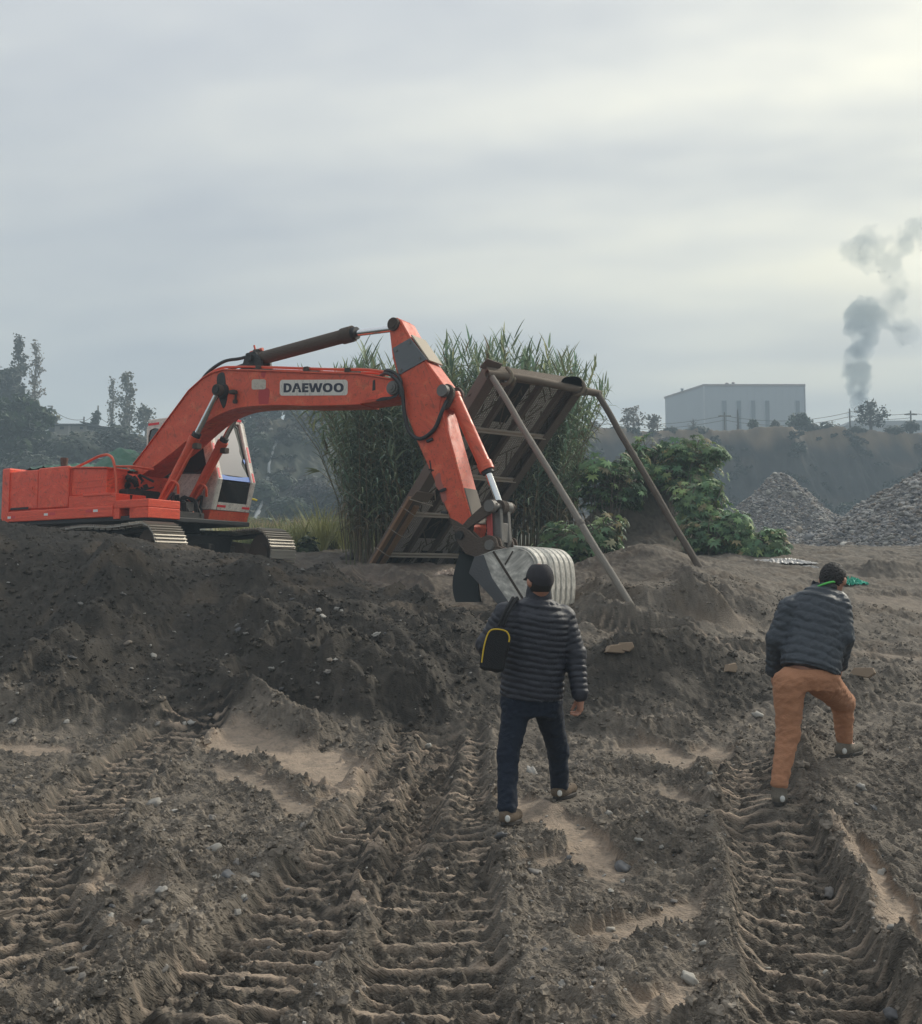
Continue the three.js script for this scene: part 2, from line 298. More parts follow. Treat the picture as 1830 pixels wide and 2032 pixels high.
  if (R < 60) {
    const f1 = fbm(x * .7, d * .7, 3), f2 = n2(x * 2.3, d * 2.3), b = 1 - Math.abs(n2b(x * 5.2, d * 5.2)), c = 1 - Math.abs(n2(x * 12.5, d * 12.5)), e = Math.max(0, n2b(x * 27, d * 27));
    const ph = sst(-.5, .5, n2(x * .9 + 20, d * .9));
    h += .06 * f1 * Math.min(a, 1) + a * (.022 * f2 + (.014 + .022 * ph) * b * b * b + (.006 + .012 * ph) * c * c * c + .008 * e * e);
    if (R < 15) {
      const wx = x + .035 * n2(x * 6, d * 6), wd = d + .035 * n2b(x * 6, d * 6), m = sst(-.45, .35, n2(x * 1.3 + 5, d * 1.3)), big = crumbs(wx * 8.5, wd * 8.5), far = sst(15, 9, R);
      const q = Math.min(a, 1.25) * far * (.35 + .65 * m); h += q * .034 * big; detail.tone = (crumb.v - .5) * q;
      if (R < 10) { const s = crumbs(wx * 23 + 7, wd * 23); h += Math.min(a, 1.2) * .014 * s * sst(10, 7, R); detail.tone += (crumb.v - .5) * .6 * Math.min(a, 1); }
    } else detail.tone = 0;
    if (R > 24) h += .12 * fbm(x * .5, d * .5, 4);
  } else { const wall = sst(80, 90, d) * sst(100, 97, d); h += .5 * fbm(x * .12, d * .12, 3) * sst(60, 90, R) + wall * (.7 * (1 - Math.abs(n2(x * .3, d * .25))) + .45 * n2b(x * .9, d * .9)) + .10 * n2b(x * 1.2, d * 1.2); }
  return tread(h);
}
const ground0 = (x, z) => H(x, -z);
const lin = (r, g, b) => [r, g, b].map((v) => { v /= 255; return v <= .04045 ? v / 12.92 : ((v + .055) / 1.055) ** 2.4; });
function groundColor(x, d, h) {
  const R = hyp(x, d);
  let c;
  if (R < 75) {
    const m = clamp(.5 + .42 * fbm(x * .8 + 30, d * .8, 4) + .28 * n2b(x * 6 + h * 4, d * 6 + h * 5) + .3 * n2(x * 27 + h * 19, d * 27 + h * 23));
    c = [lerp(.088, .222, m), lerp(.076, .190, m), lerp(.063, .155, m)].map((v) => v * (1 + .5 * detail.tone));
    c = c.map((v) => v * lerp(1, .36, clamp(detail.print) * clamp(.75 + .5 * n2(x * 9, d * 9))));      // soil colour darkened in the gaps between the grouser plates
    const foot = d + .35 * n2(x * 1.1, d * 1.1) + .12 * n2b(x * 5, d * 5), slope = Math.max(sst(8.75, 9.3, foot) * sst(16, 13, d) * sst(1.2, -.2, x + .4 * n2b(x, d)), .8 * sst(8.9, 9.2, foot) * sst(10.6, 9.9, foot) * sst(.4, 1.2, x) * sst(4.6, 3.6, x));           // mask for darker soil over the heap slope and the right bank face
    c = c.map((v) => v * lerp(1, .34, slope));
    const q = detail.pale * clamp(1.0 + .3 * n2(x * 17, d * 17));
    const pc = [.44, .345, .265], w = clamp(q);
    c = c.map((v, i) => lerp(v, pc[i], w));
    const brown = sst(10, 12, d) * sst(.1, .5, fbm(x * .9, d * .9 + 50, 3)) * .5; c = c.map((v, i) => lerp(v, [.15, .115, .082][i], brown));
    if (d > 23) { const g = sst(23, 27, d); c = c.map((v, i) => lerp(v, [.085, .085, .045][i], g * .8)); }
  } else {
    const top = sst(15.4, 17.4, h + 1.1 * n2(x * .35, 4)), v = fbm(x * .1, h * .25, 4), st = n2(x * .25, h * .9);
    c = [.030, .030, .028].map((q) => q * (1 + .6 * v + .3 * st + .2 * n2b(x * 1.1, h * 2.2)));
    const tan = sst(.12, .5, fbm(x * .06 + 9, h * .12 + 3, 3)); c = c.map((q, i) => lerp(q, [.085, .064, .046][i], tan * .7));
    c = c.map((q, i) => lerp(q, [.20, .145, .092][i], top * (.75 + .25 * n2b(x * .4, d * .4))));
    if (x < -6) { const g = sst(-6, -16, x); c = c.map((q, i) => lerp(q, [.06, .066, .042][i], g * .7)); }
  }
  return c;
}
{
  const az = []; for (let a = -34; a <= 34.001; a += .115) az.push(a); for (let a = 38; a < 323; a += 6) az.push(a);
  const rows = [.25, .7, 1.2, 1.7, 2.1, 2.4];
  for (let r = 2.55; r < 26; r *= r < 8 ? 1.0023 : 1.0031) rows.push(r);
  for (let r = 26; r < 84; r *= 1.015) rows.push(r);
  const iGround = rows.length; rows.push(85);
  for (let r = 85.3; r < 125; r += .28) rows.push(r);
  const iCliff = rows.length; rows.push(125);
  for (let r = 132; r < 420; r *= 1.07) rows.push(r); rows.push(420);
  const nc = az.length;
  const sheet = (name, i0, i1, mat, label) => {
    const nr = i1 - i0 + 1, pos = new Float32Array(nr * nc * 3), col = new Float32Array(nr * nc * 3), uv = new Float32Array(nr * nc * 2), idx = new Uint32Array((nr - 1) * nc * 6);
    for (let j = 0; j < nr; j++) for (let i = 0; i < nc; i++) {
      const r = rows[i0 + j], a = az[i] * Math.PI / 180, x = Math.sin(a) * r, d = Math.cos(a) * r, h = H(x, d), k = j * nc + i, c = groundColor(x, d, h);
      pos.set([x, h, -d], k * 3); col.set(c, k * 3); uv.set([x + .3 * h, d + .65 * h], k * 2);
    }
    let o = 0;
    for (let j = 0; j < nr - 1; j++) for (let i = 0; i < nc; i++) { const a = j * nc + i, b = j * nc + (i + 1) % nc, c = a + nc, e = b + nc; idx[o++] = a; idx[o++] = b; idx[o++] = c; idx[o++] = b; idx[o++] = e; idx[o++] = c; }
    const g = new THREE.BufferGeometry(); g.setAttribute('position', new THREE.BufferAttribute(pos, 3)); g.setAttribute('color', new THREE.BufferAttribute(col, 3)); g.setAttribute('uv', new THREE.BufferAttribute(uv, 2)); g.setIndex(new THREE.BufferAttribute(idx, 1)); g.computeVertexNormals();
    const m = mesh(name, g, mat); tag(m, label, 'ground', null, 'structure'); return m;
  };
  const grain = tex(1024, (u, v) => .5 + .34 * tfbm(u, v, 26, 4) + .3 * Math.max(0, tn(u, v, 46, 3)));
  const tint = tex(512, (u, v) => { const q = .86 + .2 * tfbm(u, v, 30, 4, 5); return [q, q * .99, q * .975]; });
  grain.repeat.set(1.35, 1.35); tint.repeat.set(1.1, 1.1);
  const soil = std([1, 1, 1], .95, { vertexColors: true, map: tint, bumpMap: grain, bumpScale: .012 });
  const rock = std([1, 1, 1], .95, { vertexColors: true });
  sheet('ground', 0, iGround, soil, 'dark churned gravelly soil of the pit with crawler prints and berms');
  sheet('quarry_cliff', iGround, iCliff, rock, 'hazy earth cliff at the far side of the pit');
  sheet('terrace', iCliff, rows.length - 1, rock, 'flat dry terrace beyond the cliff edge');
}
// ---------- materials for the machine ----------
const paintMap = tex(1024, (u, v) => {
  const f = tfbm(u, v, 5, 5, 2), g = tfbm(u, v, 40, 3, 9), sp = tn(u, v, 34, 21), st = tn(u, v * .35, 26, 31);
  let r = .93 + .07 * f + .04 * g, gg = .9 + .07 * f + .03 * g, b = .9 + .09 * f + .03 * g;
  const fade = sst(.2, .45, f) * .14; gg += fade; b += fade * 1.1;                       // chalked, pinkish patches
  const dirt = sst(.72, .85, sp + .3 * g) * .25 + sst(.5, .85, st) * .14 + sst(.35, .7, tfbm(u, v, 3, 4, 44)) * .18; r *= 1 - dirt * .8; gg *= 1 - dirt * .45; b *= 1 - dirt * .4;
  return [r, gg * .93, b * .9];
}, true);
paintMap.repeat.set(.55, .55);
const paintRough = tex(512, (u, v) => .5 + .2 * tfbm(u, v, 8, 4, 4)); paintRough.repeat.set(.6, .6);
const metalGrain = tex(512, (u, v) => .5 + .5 * tfbm(u, v, 24, 4, 6));
const M = {
  orange: std([.75, .130, .056], 1, { map: paintMap, roughnessMap: paintRough }),
  orangeDeep: std([.93, .125, .055], 1, { map: paintMap, roughnessMap: paintRough }),
  grease: std([.018, .016, .015], .55, { bumpMap: metalGrain, bumpScale: .01 }),
  black: std([.022, .022, .024], .6),
  steel: std([.17, .16, .15], .5, { metalness: .55, bumpMap: metalGrain, bumpScale: .004 }),
  shoe: std([.36, .33, .29], .42, { metalness: .75 }),
  rust: std([.085, .06, .045], .8, { bumpMap: metalGrain, bumpScale: .01 }),
  chrome: std([.72, .73, .74], .16, { metalness: 1 }),
  bucket: std([.80, .795, .78], .6, { metalness: .0, map: tex(512, (u, v) => { const q = .82 + .26 * tfbm(u, v, 7, 5, 3); return [q, q * .985, q * .95]; }, true), bumpMap: metalGrain, bumpScale: .004 }),
  bucketDark: std([.10, .10, .105], .55, { metalness: .4, bumpMap: metalGrain, bumpScale: .004 }),
  patch: std([.14, .15, .16], .6, { metalness: .3, bumpMap: metalGrain, bumpScale: .003 }),
  white: std([.84, .83, .80], .5, { map: tex(512, (u, v) => { const q = .9 + .12 * tfbm(u, v, 5, 5, 12) - .25 * sst(.5, .75, tn(u, v, 30, 2)); return [q, q * .985, q * .96]; }, true) }),
  red: std([.72, .035, .05], .45),
  reflWhite: std([.75, .75, .73], .4),
  glassDark: phys([.008, .010, .012], .08, { clearcoat: 1, clearcoatRoughness: .05 }),
  film: phys([.25, .26, .28], .3, { specularIntensity: .6 }),
  blueTape: std([.03, .17, .62], .45),
  rubber: std([.014, .018, .020], .6),
  hose: std([.02, .02, .021], .5),
  yellow: std([.75, .62, .05], .5),
};
const excavator = thing('excavator', 'orange crawler excavator with white cab parked on the soil heap, bucket resting on the ground', 'excavator', [-5.67, 1.6, -17.13], -31 * Math.PI / 180);
const EX = (name, geo, mat, parent = excavator) => mesh(name, geo, mat, parent);
const L3 = (x, y, z) => V(x, y, z);
{ // boom
  const up = [[-.30, 2.02], [-.14, 2.11], [.13, 2.33], [1.26, 3.33], [1.61, 3.52], [1.82, 3.585], [2.09, 3.61], [2.76, 3.52], [4.39, 3.28], [5.02, 3.2], [5.38, 3.11], [5.74, 3.02]];
  const low = [[5.82, 2.93], [5.80, 2.82], [5.72, 2.755], [5.51, 2.73], [5.06, 2.72], [3.92, 2.81], [3.44, 2.87], [2.52, 2.92], [2.18, 2.88], [1.87, 2.79], [1.55, 2.63], [1.13, 2.39], [.67, 2.16], [.09, 1.90], [-.12, 1.76], [-.27, 1.73], [-.38, 1.80], [-.40, 1.92]];
  const sm = [...up.slice(0, 4), ...smooth(up.slice(3, 8), 18).slice(1), ...up.slice(8), ...low.slice(0, 6), ...smooth(low.slice(5, 13), 28).slice(1), ...low.slice(13)];
  const boom = EX('boom', plate(sm, -.03, .43, .014), M.orange);
  EX('top_flange', [plate([...up.slice(1).map(([x, y]) => [x, y + .012]), ...up.slice(1).reverse().map(([x, y]) => [x, y - .012])], -.055, .455, .004)], M.orange, boom);
  const strip = (pts, o) => [...pts.map(([x, y]) => [x, y + o]), ...pts.slice().reverse().map(([x, y]) => [x, y - .010])];
  EX('bottom_flange', plate(strip(smooth(low.slice(4, 14), 40), .012).map(([x, y]) => [x, y - .004]), -.05, .45, .004), M.orange, boom);
  // pivot hardware
  EX('arm_pivot_pin', [cyl(L3(5.68, 2.9, -.1), L3(5.68, 2.9, .5), .075, .075, 20), cyl(L3(5.68, 2.9, .43), L3(5.68, 2.9, .475), .115, .105, 22), cyl(L3(5.68, 2.9, .5), L3(5.68, 2.9, .515), .045, .04, 12)], M.steel, boom);
  EX('pivot_wear_plate', plate([[5.12, 2.77], [5.7, 2.755], [5.82, 2.86], [5.78, 2.99], [5.6, 3.03], [5.5, 2.86]], .43, .442, .003), M.orangeDeep, boom);
  EX('grease_streak', plate(smooth([[5.35, 2.735], [5.72, 2.75], [5.84, 2.87], [5.80, 2.97], [5.70, 2.79], [5.45, 2.775]], 24, true), .441, .447, .001), M.grease, boom); EX('grease_mark', plate([[5.28, 2.9], [5.34, 2.91], [5.33, 3.07], [5.29, 3.06]], .43, .436, .001), M.grease, boom);
  EX('cylinder_boss', [cyl(L3(2.1, 3.23, -.2), L3(2.1, 3.23, .62), .075, .075, 18), cyl(L3(2.1, 3.23, .43), L3(2.1, 3.23, .5), .135, .12, 20), cyl(L3(2.1, 3.23, -.1), L3(2.1, 3.23, -.02), .12, .135, 20)], M.grease, boom);
  EX('grease_stain', plate(smooth([[1.96, 3.53], [2.1, 3.56], [2.17, 3.3], [2.2, 3.1], [2.12, 2.93], [2.04, 3.05], [1.98, 3.2]], 30, true), .43, .436, .001), M.grease, boom);
  EX('work_lamp', [box(2.34, 2.46, 3.14, 3.21, .44, .55, .02), cyl(L3(2.42, 3.13, .45), L3(2.42, 3.02, .47), .018), box(2.38, 2.46, 2.98, 3.05, .44, .5, .02)], M.rust, boom);
  EX('repaint_stain', plate(smooth([[2.93, 3.17], [3.05, 3.19], [3.16, 3.15], [3.15, 2.98], [3.14, 2.905], [2.95, 2.905], [2.92, 3.0]], 24, true), .43, .4315, .0005), std([.42, .035, .035], .6), boom);
  EX('repaint_stain', plate(smooth([[2.98, 3.49], [3.06, 3.48], [3.07, 3.42], [3.03, 3.36], [2.97, 3.41]], 24, true), .43, .4315, .0005), std([.45, .035, .035], .6), boom);
  // decals
  const cv = document.createElement('canvas'); cv.width = 1024; cv.height = 200; const c = cv.getContext('2d');
  c.fillStyle = '#cfcbc2'; c.fillRect(0, 0, 1024, 200);
  c.fillStyle = '#1b1f33'; c.font = 'bold 150px sans-serif'; c.textBaseline = 'middle';
  const word = 'DAEWOO', wds = [...word].map((w) => c.measureText(w).width), tot = wds.reduce((a, b) => a + b, 0), sx = 930 / tot;
  c.save(); c.translate(46, 104); c.scale(sx, 1); let xx = 0; [...word].forEach((w, i) => { c.fillText(w, xx, 0); c.lineWidth = 7; c.strokeStyle = '#1b1f33'; c.strokeText(w, xx, 0); xx += wds[i]; }); c.restore();
  c.fillStyle = '#cfcbc2'; for (let i = 0; i < 1; i++) c.fillRect(238, 118, 60, 16);
  const cr = rng(5); c.strokeStyle = 'rgba(110,100,92,.85)'; c.lineWidth = 2.2;
  for (let k = 0; k < 30; k++) { let x = cr() * 1024, y = cr() > .5 ? 0 : 200, s = y ? -1 : 1; c.beginPath(); c.moveTo(x, y); for (let q = 0; q < 5; q++) { x += (cr() - .5) * 40; y += s * (14 + cr() * 26); c.lineTo(x, y); } c.stroke(); }
  const dt = new THREE.CanvasTexture(cv); dt.colorSpace = THREE.SRGBColorSpace;
  const slant = (a, b, y0a, y1a, y0b, y1b) => { // rounded plate following the boom's slope, uv 0..1 across
    const s = new THREE.Shape(), r = .05, q = (t, v) => [lerp(a, b, t), lerp(lerp(y0a, y0b, t), lerp(y1a, y1b, t), v)], pts = [];
    for (const [cx, cy, a0] of [[r / (b - a), .2, Math.PI], [1 - r / (b - a), .2, 1.5 * Math.PI], [1 - r / (b - a), .8, 0], [r / (b - a), .8, .5 * Math.PI]]) for (let k = 0; k <= 4; k++) { const e = a0 + k * Math.PI / 8; pts.push(q(cx + Math.cos(e) * r / (b - a), cy + Math.sin(e) * .2)); }
    const g = plate(pts, .43, .4345, .001), p = g.attributes.position, uv = g.attributes.uv;
    for (let i = 0; i < p.count; i++) { const t = (p.getX(i) - a) / (b - a), lo = lerp(y0a, y0b, t), hi = lerp(y1a, y1b, t); uv.setXY(i, t, (p.getY(i) - lo) / (hi - lo)); }
    return g;
  };
  EX('name_decal', slant(3.39, 4.80, 3.02, 3.285, 2.88, 3.13), std([1, 1, 1], .55, { map: dt }), boom).userData.label = 'cracked white name decal with dark blue capital letters';
  const cv2 = document.createElement('canvas'); cv2.width = 256; cv2.height = 128; const c2 = cv2.getContext('2d'); c2.fillStyle = '#bfb6a8'; c2.fillRect(0, 0, 256, 128); c2.strokeStyle = '#8a7f74'; c2.lineWidth = 3;
  for (let k = 0; k < 16; k++) { let x = cr() * 256, y = cr() * 128; c2.beginPath(); c2.moveTo(x, y); for (let q = 0; q < 4; q++) { x += (cr() - .5) * 50; y += (cr() - .5) * 50; c2.lineTo(x, y); } c2.stroke(); }
  const dt2 = new THREE.CanvasTexture(cv2); dt2.colorSpace = THREE.SRGBColorSpace;
  EX('blank_decal', slant(2.76, 3.08, 3.19, 3.365, 3.16, 3.33), std([1, 1, 1], .6, { map: dt2 }), boom);
  // hydraulic lines along the top
  for (const [z, o] of [[.08, .045], [.34, .05]]) EX('hydraulic_line', tube([[1.45, 3.47], [1.9, 3.62], [2.3, 3.6], [2.8, 3.54], [4.4, 3.31], [5.1, 3.22], [5.5, 3.13]].map(([x, y]) => L3(x, y + o, z)), .022, 60), M.orange, boom);
  for (const x of [2.85, 3.9, 4.75]) { const y = lerp(3.53, 3.22, (x - 2.76) / 2.2); EX('line_clamp', box(x - .05, x + .05, y, y + .085, .02, .4, .01), M.rust, boom); }
  for (const [pts, r] of [[[[1.25, 3.32, .3], [1.55, 3.62, .3], [1.95, 3.8, .28], [2.3, 3.82, .24], [2.62, 3.86, .2]], .03], [[[1.45, 3.47, .12], [1.8, 3.66, .12], [2.2, 3.72, .14], [2.55, 3.74, .18]], .028], [[[5.35, 3.16, .30], [5.62, 3.12, .47], [5.86, 2.9, .5], [5.92, 2.5, .49], [6.0, 2.2, .47], [6.18, 2.08, .46], [6.42, 2.2, .45], [6.55, 2.45, .44], [6.6, 2.62, .38]], .03], [[[5.3, 3.18, .2], [5.6, 3.18, .46], [5.83, 3.02, .48], [5.84, 2.75, .47]], .026]])
    EX('hose', tube(pts.map((p) => L3(...p)), r, 60), M.hose, boom);
  EX('cylinder_bracket', [plate([[2.2, 3.57], [2.42, 3.62], [2.52, 3.86], [2.72, 3.88], [2.86, 3.72], [2.9, 3.52]], .06, .12, .006), plate([[2.2, 3.57], [2.42, 3.62], [2.52, 3.86], [2.72, 3.88], [2.86, 3.72], [2.9, 3.52]], .28, .34, .006), cyl(L3(2.64, 3.76, .0), L3(2.64, 3.76, .4), .07, .07, 16)], M.grease, boom);
}
function ram(name, a, c, b, r, rr, barrelMat, extra = []) { // barrel a->c, rod c->b
  const g = EX(name, [cyl(a, c, r, r, 20), cyl(c.clone().lerp(a, .1), c, r * 1.16, r * 1.16, 20), cyl(a, a.clone().lerp(c, .05), r * 1.1, r * 1.1, 16), ...extra], barrelMat);
  EX('gland', cyl(c, c.clone().lerp(b, .08), r * .9, r * .9, 18), M.black, g); EX('rod', cyl(c, b, rr, rr, 18), M.chrome, g);
  const d = b.clone().sub(c).normalize(); EX('rod_eye', [cyl(b.clone().add(L3(0, 0, -.07)), b.clone().add(L3(0, 0, .07)), rr * 2, rr * 2, 18)], M.rust, g); return g;
}
for (const z of [.53, -.125]) {
  const a = L3(.66, 1.24, z), b = L3(2.10, 3.23, z), c = a.clone().lerp(b, .62);
  const g = ram('boom_cylinder', a, c, b, .085, .05, M.orange, [tube([a.clone().lerp(c, .1).add(L3(.1, -.02, .06)), a.clone().lerp(c, .3).add(L3(.12, -.04, .06)), a.clone().lerp(c, .75).add(L3(.12, -.05, .05)), a.clone().lerp(c, .9).add(L3(.11, -.06, .03))], .022, 20)]);
  EX('port_block', [box(c.x - .02, c.x + .1, c.y - .22, c.y - .12, z - .06, z + .06, .015)], M.rust, g);
  EX('hose', tube([L3(.75, 1.35, z + .05), L3(.98, 1.62, z + .1), L3(1.12, 1.72, z + .1), L3(1.2, 1.66, z + .06), L3(1.16, 1.5, z)], .022, 30), M.orange, g);
  EX('hose', tube([L3(.8, 1.15, z + .02), L3(1.0, 1.4, z + .08), L3(1.08, 1.52, z + .04), L3(.98, 1.25, z - .02)], .024, 30), M.hose, g);
}
ram('arm_cylinder', L3(2.66, 3.765, .2), L3(4.72, 3.93, .2), L3(5.66, 3.895, .2), .112, .052, M.rust, [box(2.62, 2.74, 3.8, 3.93, .12, .28, .02)]);
EX('cylinder_valve', [cyl(L3(2.5, 3.9, .2), L3(2.78, 3.93, .2), .03), cyl(L3(2.62, 3.9, .2), L3(2.58, 4.02, .2), .018)], M.orange);
{ // arm
  const prof = [[5.565, 3.86], [5.63, 3.38], [5.73, 3.09], [5.81, 2.67], [6.08, 2.07], [6.42, 1.41], [6.73, .76], [6.82, .56], [6.92, .5], [7.03, .56], [7.07, .75], [6.92, 1.23], [6.78, 1.7], [6.53, 2.5], [6.6, 2.7], [6.56, 2.86], [6.23, 3.28], [5.99, 3.61], [5.79, 3.94], [5.70, 4.0], [5.61, 3.97]];
  const arm = EX('arm', plate(prof, .015, .405, .016), M.orange);
  EX('side_plate', plate([[5.60, 3.84], [5.66, 3.38], [5.76, 3.09], [5.85, 2.67], [6.11, 2.07], [6.45, 1.41], [6.76, .78], [7.03, .78], [6.89, 1.23], [6.75, 1.7], [6.49, 2.5], [6.54, 2.8], [6.2, 3.26], [5.96, 3.58], [5.77, 3.88]], .405, .418, .003), M.orange, arm);
  EX('repair_patch', plate([[5.655, 3.52], [5.98, 3.635], [6.28, 3.27], [5.775, 3.09]], .419, .434, .004), M.patch, arm).userData.label = 'grey welded steel patch';
  EX('repair_patch', tf(box(-.27, .27, -.012, .012, -.19, .19, .006), 6.13, 3.475, .2, 0, 0, -.93), std([.42, .36, .28], .7), arm);
  for (const [x, y] of [[5.73, 3.47], [5.98, 3.56], [6.16, 3.3], [5.82, 3.17]]) EX('patch_bolt', cyl(L3(x, y, .43), L3(x, y, .446), .022, .02, 10), M.steel, arm);
  EX('top_pin', [cyl(L3(5.67, 3.89, -.02), L3(5.67, 3.89, .47), .06, .06, 18), cyl(L3(5.67, 3.89, .4), L3(5.67, 3.89, .455), .105, .1, 22)], M.rust, arm);
  EX('cylinder_bracket', [plate(smooth([[6.42, 2.62], [6.48, 2.82], [6.6, 2.88], [6.7, 2.78], [6.66, 2.62], [6.55, 2.5]], 20, true), .03, .1, .006), plate(smooth([[6.42, 2.62], [6.48, 2.82], [6.6, 2.88], [6.7, 2.78], [6.66, 2.62], [6.55, 2.5]], 20, true), .30, .37, .006)], M.rust, arm);
  EX('cylinder_pin', [cyl(L3(6.58, 2.76, -.04), L3(6.58, 2.76, .48), .055, .055, 18), cyl(L3(6.58, 2.76, .42), L3(6.58, 2.76, .49), .095, .09, 20)], M.steel, arm);
  for (const [x, y, r] of [[6.5, 2.05, .3], [6.73, 1.3, .25], [6.76, .97, -.15]]) EX('step_bracket', tf(box(-.055, .055, -.02, .02, 0, .04, .008), x - .16, y, .418, 0, 0, r), M.black, arm);
  EX('worn_end', plate([[6.66, .9], [6.73, .75], [6.82, .55], [6.92, .49], [7.04, .55], [7.085, .75], [7.0, .82], [6.9, .78], [6.8, .84]], .41, .422, .003), M.rust, arm);
  EX('worn_shield', tf(box(-.27, .27, -.01, .01, -.175, .175, .004), 6.98, 1.06, .21, 0, 0, -1.265), std([.17, .145, .12], .8), arm);
  EX('paint_loss', plate(smooth([[6.42, 1.5], [6.5, 1.56], [6.53, 1.44], [6.6, 1.28], [6.62, 1.16], [6.56, 1.12], [6.5, 1.28], [6.44, 1.36]], 40, true), .418, .4195, .0005), std([.36, .11, .085], .7), arm);
  EX('tip_pin', [cyl(L3(6.92, .63, -.12), L3(6.92, .63, .56), .06, .06, 18), cyl(L3(6.92, .63, .4), L3(6.92, .63, .5), .115, .11, 22), cyl(L3(6.92, .63, -.1), L3(6.92, .63, .02), .11, .115, 22)], M.grease, arm);
  EX('crack_mark', [bar(L3(6.33, 1.75, .42), L3(6.36, 1.58, .42), .006, .02, L3(0, 0, 1), 0), bar(L3(6.31, 1.62, .42), L3(6.4, 1.6, .42), .006, .02, L3(0, 0, 1), 0)], M.grease, arm);
}
ram('bucket_cylinder', L3(6.6, 2.74, .2), L3(7.18, 1.57, .2), L3(7.4, 1.03, .2), .098, .052, M.orange, [box(6.57, 6.72, 2.5, 2.66, .1, .3, .03)]);
{ // bucket linkage
  for (const [a, b] of [[.44, .5], [-.1, -.04]]) EX('rocker_link', plate([[6.94, .78], [6.98, .7], [7.1, .76], [7.46, .97], [7.49, 1.06], [7.43, 1.12], [7.33, 1.09], [7.02, .86]], a, b, .008), M.rust);
  EX('link_pin', [cyl(L3(7.4, 1.03, -.14), L3(7.4, 1.03, .54), .055, .055, 18), cyl(L3(7.4, 1.03, .44), L3(7.4, 1.03, .55), .09, .085, 20), cyl(L3(7.4, 1.03, -.02), L3(7.4, 1.03, .12), .095, .095, 20)], M.steel);
  EX('push_link', [plate([[7.33, 1.0], [7.4, .93], [7.47, 1.0], [7.5, .55], [7.47, .42], [7.38, .42], [7.34, .55]], .27, .36, .012), plate([[7.33, 1.0], [7.4, .93], [7.47, 1.0], [7.5, .55], [7.47, .42], [7.38, .42], [7.34, .55]], .04, .13, .012), box(7.36, 7.48, .52, .8, .12, .28, .01)], M.steel);
  EX('link_guard', plate([[7.28, .95], [7.36, .95], [7.38, .55], [7.3, .6]], .38, .42, .006), std([.42, .07, .06], .7));
}
{ // bucket
  const W0 = -.42, W1 = .82;
  const outer = [[7.34, .31], [7.62, .395], [7.9, .43], ...smooth([[7.9, .43], [8.1, .39], [8.22, .27], [8.26, .05], [8.255, -.25], [8.2, -.52]], 16).slice(1), [8.12, -.66]];
  const inner = outer.map(([x, y], i) => { const a = outer[Math.max(0, i - 1)], b = outer[Math.min(outer.length - 1, i + 1)], L = Math.hypot(b[0] - a[0], b[1] - a[1]); return [x + (b[1] - a[1]) / L * .03, y - (b[0] - a[0]) / L * .03]; });
  const bucket = EX('bucket', [plate([...outer, ...inner.slice().reverse()], W0, W1, .004)], M.bucket); bucket.userData.label = 'worn bare steel bucket with ribbed back';
  const side = [...outer, [8.0, -.62], [7.68, -.28], [7.27, .1]];
  EX('side_plate', plate(side, W1 - .03, W1, .006), M.bucket, bucket); EX('side_plate', plate(side, W0, W0 + .03, .006), M.bucket, bucket);
  for (const [a, b] of [[W1, W1 + .018], [W0 - .018, W0]]) EX('side_cutter', plate([[7.24, .09], [7.33, .31], [7.47, .34], [7.6, .02], [7.98, -.46], [8.06, -.66], [7.96, -.62], [7.66, -.3]], a, b, .005), M.bucketDark, bucket);
  EX('weld_bead', bar(L3(7.62, .38, W1 + .004), L3(8.1, -.3, W1 + .004), .02, .03, L3(0, 0, 1), .005), M.rust, bucket);
  EX('weld_bead', bar(L3(7.92, .38, W1 + .004), L3(7.8, .2, W1 + .004), .012, .02, L3(0, 0, 1), .004), M.rust, bucket);
  const off = (k) => outer.map(([x, y], i) => { const a = outer[Math.max(0, i - 1)], b = outer[Math.min(outer.length - 1, i + 1)], L = Math.hypot(b[0] - a[0], b[1] - a[1]); return [x - (b[1] - a[1]) / L * k, y + (b[0] - a[0]) / L * k]; });
  const ro = off(.028).slice(2), ri = off(-.004).slice(2).reverse();
  for (let k = 0; k < 7; k++) { const z = W0 + .03 + k * .172; EX('back_rib', plate([...ro, ...ri], z, z + .135, .012), M.bucket, bucket); }
  EX('heel_plate', plate([[8.2, -.5], [8.3, -.5], [8.2, -.72], [8.08, -.7]], W0 - .04, W1 + .04, .008), M.bucket, bucket);
  for (let k = 0; k < 5; k++) { const z = W0 + .06 + k * .265; EX('tooth', plate([[8.06, -.62], [8.22, -.62], [8.15, -.86], [8.09, -.9]], z, z + .1, .014), M.steel, bucket); }
  for (const [a, b] of [[.36, .41], [-.01, .04], [.48, .52], [-.12, -.08]]) EX('ear', plate([...smooth([[6.83, .7], [6.93, .75], [7.04, .7], [7.2, .58], [7.36, .62], [7.48, .58], [7.52, .47]], 20), [7.72, .38], [7.36, .26], [7.0, .36], [6.86, .52]], a, b, .008), M.rust, bucket);
  EX('bucket_pin', [cyl(L3(7.4, .48, -.14), L3(7.4, .48, .55), .05, .05, 16), cyl(L3(7.4, .48, .52), L3(7.4, .48, .56), .075, .07, 18)], M.steel, bucket);
  // black flap hanging below the arm tip
  const fl = new THREE.BufferGeometry(), pos = [], idx = [], N = 12;
  for (let i = 0; i <= N; i++) { const t = i / N, cx = lerp(6.93, 6.985, t) - .09 * Math.sin(t * 2.6) * t + .02, y = lerp(.40, -.32, t), w = lerp(.10, .36, Math.pow(t, .8)); for (const [dx, dz] of [[-w / 2, .50], [w / 2, .36], [w / 2 + .015, .33], [-w / 2 + .015, .47]]) pos.push(cx + dx + (dx > 0 ? .03 * Math.sin(t * 3) : -.05 * Math.sin(t * 3.1) + .05 * t), y, dz); }
